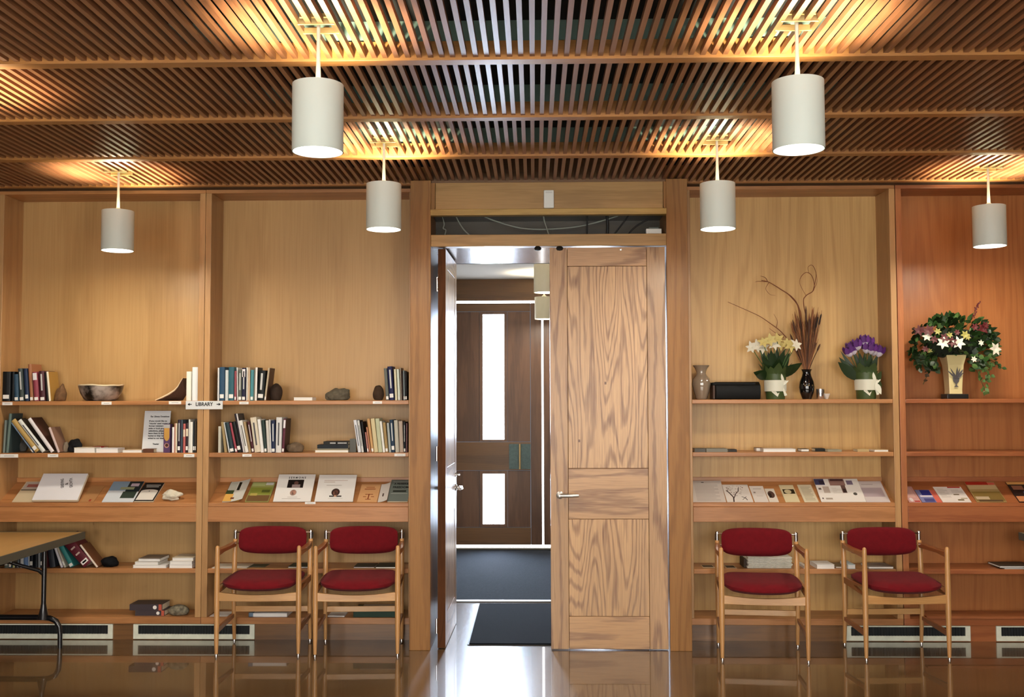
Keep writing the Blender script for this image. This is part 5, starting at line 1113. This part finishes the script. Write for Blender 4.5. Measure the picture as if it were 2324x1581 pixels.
# lilies
yd = 0.12
t, R, h = pot(1760, yd, 1736, 1785, 846, 'pot of white and yellow lilies tied with a white ribbon')
ribbon(t, R, h * 0.30, h * 0.72, 0.55)
def L3(px, py, yy): p = at(px, py, YS + yd + yy); return p - t.location
lv = MB()
for px, py, w_, yy in ((1707, 842, 0.04, -0.09), (1712, 850, 0.04, -0.10), (1725, 790, 0.03, 0.0), (1820, 820, 0.045, -0.10), (1800, 828, 0.04, -0.10), (1742, 800, 0.035, 0.03), (1772, 805, 0.04, -0.05), (1786, 800, 0.03, 0.04), (1755, 800, 0.04, -0.04), (1735, 825, 0.05, -0.06), (1730, 805, 0.04, -0.05), (1748, 792, 0.04, -0.06), (1762, 790, 0.035, -0.03), (1778, 792, 0.04, -0.06), (1790, 800, 0.04, -0.04), (1768, 812, 0.05, -0.08), (1768, 835, 0.06, -0.07), (1790, 840, 0.04, 0.02)):
    e = L3(px, py, yy); b = V((e.x * 0.25, -0.01, h * 0.85)); d = e - b
    lv.leaf(b, d, d.length, w_ * 1.7, (0.0, 1, 0.35), 0.12, 6)
wl = MB()
for k in range(12):
    a_ = k * PI / 6; c_, s_ = math.cos(a_), math.sin(a_)
    wl.leaf((c_ * R * 0.85, s_ * R * 0.85, h * 0.8), (c_ * 0.3, s_ * 0.3, 1), 0.09 + 0.03 * (k % 2), 0.07, (-c_, -s_, 0.2), 0.2, 5)
wl.build('wrapping', FOIL, t, smooth=80)
lv.build('leaves', GRN2, t, smooth=80)
stm = MB(); LIL = [(1706, 789, 'w'), (1719, 783, 'w'), (1733, 777, 'y'), (1748, 771, 'y'), (1757, 782, 'w'), (1765, 770, 'y'), (1770, 783, 'y'), (1786, 779, 'y'), (1795, 785, 'y'), (1731, 789, 'w'), (1806, 783, 'w')]
for k, (px, py, cc) in enumerate(LIL):
    e = L3(px, py, random.uniform(-0.10, -0.03)); b = V((e.x * 0.2, 0, h * 0.8)); m_ = (e + b) / 2 + V((e.x * 0.05, 0, 0.02))
    stm.tube([b, m_, e], 0.0028, 6)
    fl = MB(); fd = V((e.x * 2.2 + random.uniform(-0.2, 0.2), -1.0, random.uniform(0.0, 0.7))).normalized(); ax = fd.orthogonal().normalized()
    for q in range(6):
        pd = Matrix.Rotation(q * PI / 3 + k, 3, fd) @ ax
        fl.leaf(e, (pd + fd * 0.5).normalized(), random.uniform(0.036, 0.055), 0.026, fd - pd * 0.4, 0.35, 4)
    fl.build('blossom', mat('lily_white', '#d9d4c0', 0.6) if cc == 'w' else mat('lily_yellow', '#c4b36e', 0.6), t, smooth=80)
stm.build('stems', GRN3, t, smooth=60)
# black vase with dry branches
yd = 0.13
t = T('black_vase', 'black glazed vase holding dry reeds and curly willow twigs', 'vase', up_at(1831.5, yd, zt1_)); h = hpx(838, yd, zt1_, 1830); R = 17.3 / F_ * (YS + yd)
MB().lathe([(R * a, h * b) for a, b in ((0.55, 0), (0.6, 0.02), (0.9, 0.22), (1.0, 0.4), (0.9, 0.58), (0.6, 0.78), (0.5, 0.88), (0.58, 0.95), (0.72, 1.0))] + [(R * 0.6, h * 0.99), (R * 0.42, h * 0.86), (R * 0.7, h * 0.4)], 32).build('body', mat('black_glaze', '#0a0a0c', 0.08, coat=0.6), t, smooth=60)
for q in (-0.5, 0.0, 0.55): MB().lathe([(0.006, 0), (0.006, 0.001)], 10, Tr(R * q * 0.9, -R * math.sqrt(1 - (q * 0.9) ** 2) * 0.985, h * 0.46) @ Rz(q * 0.9) @ Rx(PI / 2)).build('gilt_motif', mat('gilt', '#6a5a3a', 0.4, 0.5), t)
def B3(px, py, yy=0.0): return at(px, py, YS + yd + yy) - t.location
TWG = mat('willow_brown', '#7a4524', 0.7)
def smooth_pts(P, n=8):
    out = []
    for i in range(len(P) - 1):
        p0, p1, p2, p3 = P[max(i - 1, 0)], P[i], P[i + 1], P[min(i + 2, len(P) - 1)]
        for s_ in range(n):
            u = s_ / n; out.append(0.5 * ((2 * p1) + (p2 - p0) * u + (2 * p0 - 5 * p1 + 4 * p2 - p3) * u * u + (3 * p1 - p0 - 3 * p2 + p3) * u ** 3))
    return out + [P[-1]]
TWIGS = [([(1832, 850), (1826, 790), (1815, 705), (1795, 673), (1770, 655), (1745, 640), (1728, 636)], 0.006), ([(1830, 850), (1822, 780), (1812, 700), (1798, 674), (1772, 657)], 0.005), ([(1742, 639), (1737, 630), (1726, 626)], 0.003), ([(1745, 641), (1738, 655), (1748, 668), (1760, 670)], 0.002), ([(1742, 639), (1722, 638), (1714, 640)], 0.0025),
         ([(1832, 850), (1818, 810), (1790, 772), (1770, 750), (1750, 735), (1725, 718), (1700, 706), (1652, 685)], 0.0045), ([(1778, 765), (1760, 755), (1746, 745)], 0.003), ([(1762, 742), (1764, 728), (1756, 712)], 0.0025),
         ([(1834, 850), (1836, 760), (1824, 690), (1828, 672), (1845, 660), (1848, 645), (1842, 625), (1830, 618), (1818, 628), (1816, 645), (1830, 672)], 0.004), ([(1845, 660), (1850, 640), (1852, 620), (1844, 602), (1834, 606), (1836, 620)], 0.003), ([(1846, 658), (1854, 640), (1853, 622)], 0.002)]
for P, r in TWIGS:
    P = [B3(a, b, (0.0 if b > 840 else 0.06) + random.uniform(-0.01, 0.015)) for a, b in P]; sp = smooth_pts(P)
    MB().tube(sp, [r * (1 - 0.65 * i / (len(sp) - 1)) for i in range(len(sp))], 6).build('twig', TWG, t, smooth=60)
for k in range(64):
    px = 1792 + 78 * random.random(); py = random.uniform(690, 770) if k > 8 else random.uniform(688, 720)
    top = B3(px, py + abs(px - 1835) * 0.4, random.uniform(0.0, 0.08)); b = B3(1831 + (px - 1831) * 0.12, 842, 0)
    m_ = b.lerp(top, 0.5) + V((random.uniform(-0.006, 0.006), 0, 0)); c1 = b.lerp(top, 0.72)
    mb = MB(); mb.tube([b, m_, c1, top], [0.003, 0.003, 0.0028, 0.001], 6)
    if k % 2 == 0: mb.tube([c1, c1.lerp(top, 0.3), c1.lerp(top, 0.75), top], [0.003, 0.007, 0.006, 0.001], 6)
    mb.build('reed', mat('reed_rust', '#8c5a36', 0.75) if k % 4 else mat('reed_dark', '#4a2c1a', 0.75), t, smooth=60)
for q in (1864, 1857):
    a, b = B3(q, 712 + (1864 - q)), B3(q - 6, 738 + (1864 - q)); MB().tube([a, a.lerp(b, 0.15), a.lerp(b, 0.85), b], [0.002, 0.006, 0.006, 0.002], 8).tube([b, B3(1834, 842)], 0.0015, 5).build('cattail', mat('cattail_dark', '#2c1c14', 0.8), t, smooth=60)
# chrome cup and little dish
yd = 0.10
t = T('metal_cup', 'small shiny metal cup beside the black vase', 'cup', up_at(1862, yd, zt1_)); h = hpx(882.5, yd, zt1_, 1860); R = 8.8 / F_ * (YS + yd)
MB().lathe([(R * 0.95, 0), (R, 0.003), (R, h), (R * 0.93, h), (R * 0.9, 0.006)], 28).build('body', CHROME, t, smooth=40)
t = T('white_dish', 'tiny white dish next to the metal cup', 'dish', up_at(1876, yd + 0.01, zt1_)); h = hpx(893, yd, zt1_, 1876); R = 8.5 / F_ * (YS + yd)
MB().lathe([(R * 0.35, 0), (R * 0.4, 0.002), (R * 0.95, h), (R * 0.86, h), (R * 0.35, 0.006)], 24).build('body', mat('white_china', '#d8d4cc', 0.2, coat=0.5), t, smooth=50)
# tulips
yd = 0.12
t, R, h = pot(1966, yd, 1941, 1991, 842, 'green-wrapped pot of purple and white tulips with white ribbon')
ribbon(t, R, h * 0.32, h * 0.70, 0.6)
b = MB(); b.leaf((R * 0.6, -R * 0.85, h * 0.55), (0.45, -0.1, -1), 0.085, 0.04, (0, -1, 0), 0.05); b.build('ribbon_tail', RIB, t, smooth=80)
lv = MB()
for px, py, w_, yy in ((1901, 820, 0.045, -0.03), (1904, 810, 0.03, 0.0), (1908, 797, 0.02, 0.03), (1950, 800, 0.03, -0.02), (1975, 800, 0.03, 0.02), (1990, 805, 0.03, 0.0), (1960, 805, 0.03, 0.03), (1940, 800, 0.02, 0.01), (1970, 810, 0.03, -0.04), (1985, 812, 0.03, -0.03)):
    e = L3(px, py, yy); bb = V((e.x * 0.3, -0.01, h * 0.7)); d = e - bb; lv.leaf(bb, d, d.length, w_ * 1.7, (0.1, 1, 0.3), 0.1, 6)
lv.build('leaves', GRN2, t, smooth=80)
wr = MB()
for k in range(14):
    a_ = k * 2 * PI / 14; c_, s_ = math.cos(a_), math.sin(a_)
    wr.leaf((c_ * R * 0.8, s_ * R * 0.8, h * 0.78), (c_ * 0.35, s_ * 0.35, 1), (0.085 + 0.03 * (k % 2)) * (0.5 if c_ > 0.3 else 1), 0.085 * (0.6 if c_ > 0.3 else 1), (-c_, -s_, 0.2), 0.2, 5)
for k, (px, py) in enumerate(((2000, 850), (2003, 876), (2002, 842), (1998, 868))):
    e = L3(px, py, -0.02); bb = V((R * 0.7, -R * 0.4, h * 0.6)); wr.leaf(bb, e - bb, (e - bb).length, 0.05, (0.3, -1, 0), 0.1)
wr.build('wrapping', mat('wrap_green', '#41552f', 0.5), t, smooth=80)
stm = MB()
for k, (px, py) in enumerate(((1930, 795), (1938, 790), (1947, 780), (1962, 771), (1966, 787), (1977, 789), (1983, 792), (1993, 795), (1972, 776), (1935, 786))):
    e = L3(px, py + 12, random.uniform(-0.07, -0.01)); bb = V((e.x * 0.3, 0, h * 0.7)); stm.tube([bb, bb.lerp(e, 0.5), e], 0.003, 6)
    ft = T('x', 'x', 'x') if False else None
    d = (e - bb).normalized(); Mx = Tr(*e) @ V((0, 0, 1)).rotation_difference(d).to_matrix().to_4x4()
    fb = MB().lathe([(0.006, -0.01), (0.023, 0.006), (0.031, 0.026)], 12, Mx, cap1=False).build('blossom_base', mat('tulip_white', '#d8cfdc', 0.6), t, smooth=60)
    fl = MB(); fl.lathe([(0.0312, 0.0255), (0.033, 0.04), (0.031, 0.058)], 12, Mx, cap0=False, cap1=False)
    for q in range(6):
        a_ = q * PI / 3; c_, s_ = math.cos(a_), math.sin(a_)
        fl.leaf(Mx @ V((c_ * 0.030, s_ * 0.030, 0.022)), Mx.to_3x3() @ V((c_ * 0.08, s_ * 0.08, 1)), 0.055, 0.036, Mx.to_3x3() @ V((c_, s_, 0)), 0.05, 4)
    fl.build('blossom', mat('tulip_purple', '#5a2674', 0.6), t, smooth=60)
stm.build('stems', GRN, t, smooth=60)
# big arrangement in the cream vase
yd = 0.12
base = up_at(2164, yd, zt1_)
t = T('flower_arrangement', 'large trailing arrangement of red and white flowers in cream vase', 'flowers', base)
zb_ = hpx(894, yd, zt1_, 2160); h = hpx(806, yd, zt1_, 2160); k_ = (YS + yd) / F_
MB().box((-18 * k_ - 0.006, -0.05, 0), (18 * k_ + 0.03, 0.07, zb_)).build('stand', mat('stand_black', '#14120f', 0.35), t, bevel=0.004)
prof = [(14.5, zb_), (14.2, zb_ + 0.03), (15.6, zb_ + (h - zb_) * 0.45), (17.6, zb_ + (h - zb_) * 0.75), (22.5, h)]
mb = MB(); vs = []
for r_, z_ in prof:
    r_ *= k_; vs += [(-r_, -r_, z_), (r_, -r_, z_), (r_, r_, z_), (-r_, r_, z_)]
fs = [(0, 3, 2, 1), (16, 17, 18, 19)] + [(i * 4 + k, i * 4 + (k + 1) % 4, (i + 1) * 4 + (k + 1) % 4, (i + 1) * 4 + k) for i in range(4) for k in range(4)]
mb.add(vs, fs).build('vase', mat('vase_cream', '#cfc08c', 0.35, coat=0.3), t, bevel=0.003)
pm = MB(); yv = -16.4 * k_ - 0.001
pm.prism([(-0.018, zb_ + 0.05), (0.018, zb_ + 0.05), (0.004, zb_ + 0.062), (0.004, zb_ + 0.072), (0.02, zb_ + 0.09), (0.024, zb_ + 0.12), (-0.024, zb_ + 0.12), (-0.02, zb_ + 0.09), (-0.004, zb_ + 0.072), (-0.004, zb_ + 0.062)], yv - 0.0006, yv)
for k in range(16):
    a_ = PI * (0.1 + 0.8 * random.random()); r_ = random.uniform(0.02, 0.075)
    pm.leaf((0, yv - 0.002, zb_ + 0.11), (math.cos(a_), -0.12, math.sin(a_)), r_ + 0.02, 0.012, (0, -1, 0), 0, 3)
pm.build('painted_urn', mat('paint_slate', '#4a4648', 0.6), t)
def A3(px, py, yy=0.0): return at(px, py, YS + yd + yy) - t.location
C0 = A3(2163, 800)
core = MB().lathe([(0.02, 0), (0.12, 0.01), (0.2, 0.07), (0.19, 0.14), (0.12, 0.2), (0.03, 0.22)], 20, Tr(0, -0.01, h * 0.93) @ Matrix.Diagonal((1, 0.45, 1, 1)))
core.build('moss_core', mat('moss_dark', '#131c0c', 0.95, bump=1.0, bscale=60), t, smooth=80)
LEAFS = [[], [], []]
mbs = [MB(), MB(), MB(), MB()]
rnd = random.Random(3)
LIMX = xs(2056) + 0.006 - t.location.x
def inblob(px, py): return ((px - 2165) / 92) ** 2 + ((py - 780) / 62) ** 2 < 1
n = 0
while n < 430:
    px, py = rnd.uniform(2068, 2262), rnd.uniform(715, 838)
    if not inblob(px, py): continue
    if py > 805 and 2130 < px < 2196: continue
    yy = rnd.uniform(-0.13, 0.06) * (1 - 0.5 * (abs(px - 2165) / 95)); e = A3(px, py, yy)
    d = V((e.x * 1.4 + rnd.uniform(-0.1, 0.1), -0.25 + rnd.uniform(-0.2, 0.3), (e.z - C0.z) * 1.5 + rnd.uniform(-0.1, 0.06))); 
    if e.x + d.normalized().x * 0.07 < LIMX: continue
    m_ = mbs[0] if rnd.random() < 0.52 else (mbs[1] if rnd.random() < 0.6 else mbs[2])
    m_.leaf(e, d, rnd.uniform(0.04, 0.07), rnd.uniform(0.028, 0.045), (rnd.uniform(-0.5, 0.5), 1, rnd.uniform(-0.2, 0.9)), 0.2, 4); n += 1
def trail(P, n, w_=0.028, mi=0, spread=0.02):
    for k in range(n):
        u = rnd.random() * (len(P) - 1); i = min(int(u), len(P) - 2); f = u - i
        px = P[i][0] + (P[i + 1][0] - P[i][0]) * f; py = P[i][1] + (P[i + 1][1] - P[i][1]) * f
        e = A3(px, py, -0.06) + V((rnd.uniform(-spread, spread), rnd.uniform(-0.02, 0.02), rnd.uniform(-spread, spread)))
        mbs[mi].leaf(e, (rnd.uniform(-1, 1), -0.4, rnd.uniform(-1, 0.3)), w_ * 1.3, w_, (0, 1, 0.4), 0.15, 4)
trail([(2250, 800), (2248, 830), (2246, 850), (2238, 872), (2232, 888)], 34, 0.026, 2); trail([(2230, 838), (2224, 852), (2228, 864)], 14, 0.024, 2); trail([(2255, 815), (2266, 825), (2276, 836)], 7, 0.024, 1, 0.008)
trail([(2075, 790), (2076, 805), (2074, 822)], 30, 0.032, 0); trail([(2090, 815), (2105, 828), (2125, 832)], 30, 0.034, 0, 0.03); trail([(2086, 832), (2088, 838)], 4, 0.03, 0, 0.01)
trail([(2110, 838), (2098, 856), (2094, 872)], 7, 0.022, 3, 0.008); trail([(2076, 752), (2085, 748), (2100, 742)], 12, 0.026, 3, 0.015); trail([(2118, 722), (2130, 720), (2137, 711)], 6, 0.026, 1, 0.01); trail([(2222, 740), (2250, 755), (2262, 775)], 30, 0.03, 0, 0.02)
for mb_, nm, mt_ in ((mbs[0], 'leaves', GRN2), (mbs[1], 'leaves', GRN), (mbs[2], 'trailing_ivy', GRN3), (mbs[3], 'dark_sprig', mat('sprig_brown', '#3f3220', 0.6))): mb_.build(nm, mt_, t, smooth=80)
stm = MB()
for px, py in ((2137, 710), (2120, 720), (2220, 692), (2095, 872), (2275, 836), (2235, 886), (2074, 820), (2076, 752), (2252, 760), (2165, 725)):
    e = A3(px, py, -0.05); stm.tube([V((0, 0, h * 0.95)), V((e.x * 0.5, -0.05, max(h * 1.1, (h + e.z) / 2 + 0.03))), e], 0.002, 5)
stm.build('stems', GRN, t, smooth=60)
RF = mat('bloom_red', '#4c0d10', 0.6); WF = mat('bloom_white', '#cfc9b8', 0.6); YF = mat('bloom_yellow_green', '#8f8a44', 0.6)
for px, py, kind, sz in ((2104, 763, 'w', 0.036), (2140, 778, 'w', 0.046), (2175, 778, 'w', 0.048), (2258, 792, 'w', 0.05), (2210, 815, 'w', 0.024), (2226, 778, 'w', 0.024), (2087, 750, 'r', 0.042), (2108, 750, 'r', 0.044), (2160, 776, 'r', 0.04), (2172, 754, 'r', 0.024), (2100, 792, 'r', 0.026), (2230, 746, 'r', 0.046), (2212, 742, 'r', 0.03), (2143, 766, 'r', 0.034), (2236, 738, 'r', 0.03), (2155, 760, 'y', 0.024), (2190, 760, 'y', 0.034), (2128, 752, 'y', 0.026), (2196, 765, 'y', 0.024), (2110, 796, 'y', 0.02), (2120, 770, 'r', 0.03)):
    e = A3(px, py, -0.15 if 2110 < px < 2220 else -0.11); fd = V((e.x * 1.2, -1, 0.15)).normalized(); ax = fd.orthogonal().normalized(); fl = MB()
    for q in range(6):
        pd = Matrix.Rotation(q * PI / 3 + px, 3, fd) @ ax
        fl.leaf(e, (pd + fd * 0.45).normalized(), sz, sz * 0.55, fd - pd * 0.4, 0.3, 4)
    fl.build('blossom', {'r': RF, 'w': WF, 'y': YF}[kind], t, smooth=80)
sp = MB()
for k in range(26):
    u = k / 25; e = A3(2208 + 13 * u + rnd.uniform(-3, 3), 722 - 34 * u + rnd.uniform(-2, 2), -0.05); sp.leaf(e, (rnd.uniform(-1, 1), -0.4, 0.9), 0.016, 0.010, (0, -1, 0.2), 0.1, 3)
sp.build('red_spray', RF, t, smooth=80)

# ------------------------------------------------------------------ world and colour management
wd = bpy.data.worlds.new('world'); SC.world = wd; wd.use_nodes = True
wd.node_tree.nodes['Background'].inputs['Color'].default_value = (0.75, 0.85, 1.0, 1); wd.node_tree.nodes['Background'].inputs['Strength'].default_value = 0.3
SC.view_settings.view_transform = 'Standard'; SC.view_settings.look = 'None'; SC.view_settings.gamma = 1.0
SC.view_settings.use_curve_mapping = False; SC.view_settings.exposure = 0.0
try:
    SC.cycles.max_bounces = 6; SC.cycles.diffuse_bounces = 3; SC.cycles.glossy_bounces = 3; SC.cycles.sample_clamp_indirect = 6.0
    SC.cycles.use_denoising = True; SC.cycles.use_adaptive_sampling = True; SC.cycles.adaptive_threshold = 0.08; SC.cycles.adaptive_min_samples = 16
except Exception: pass
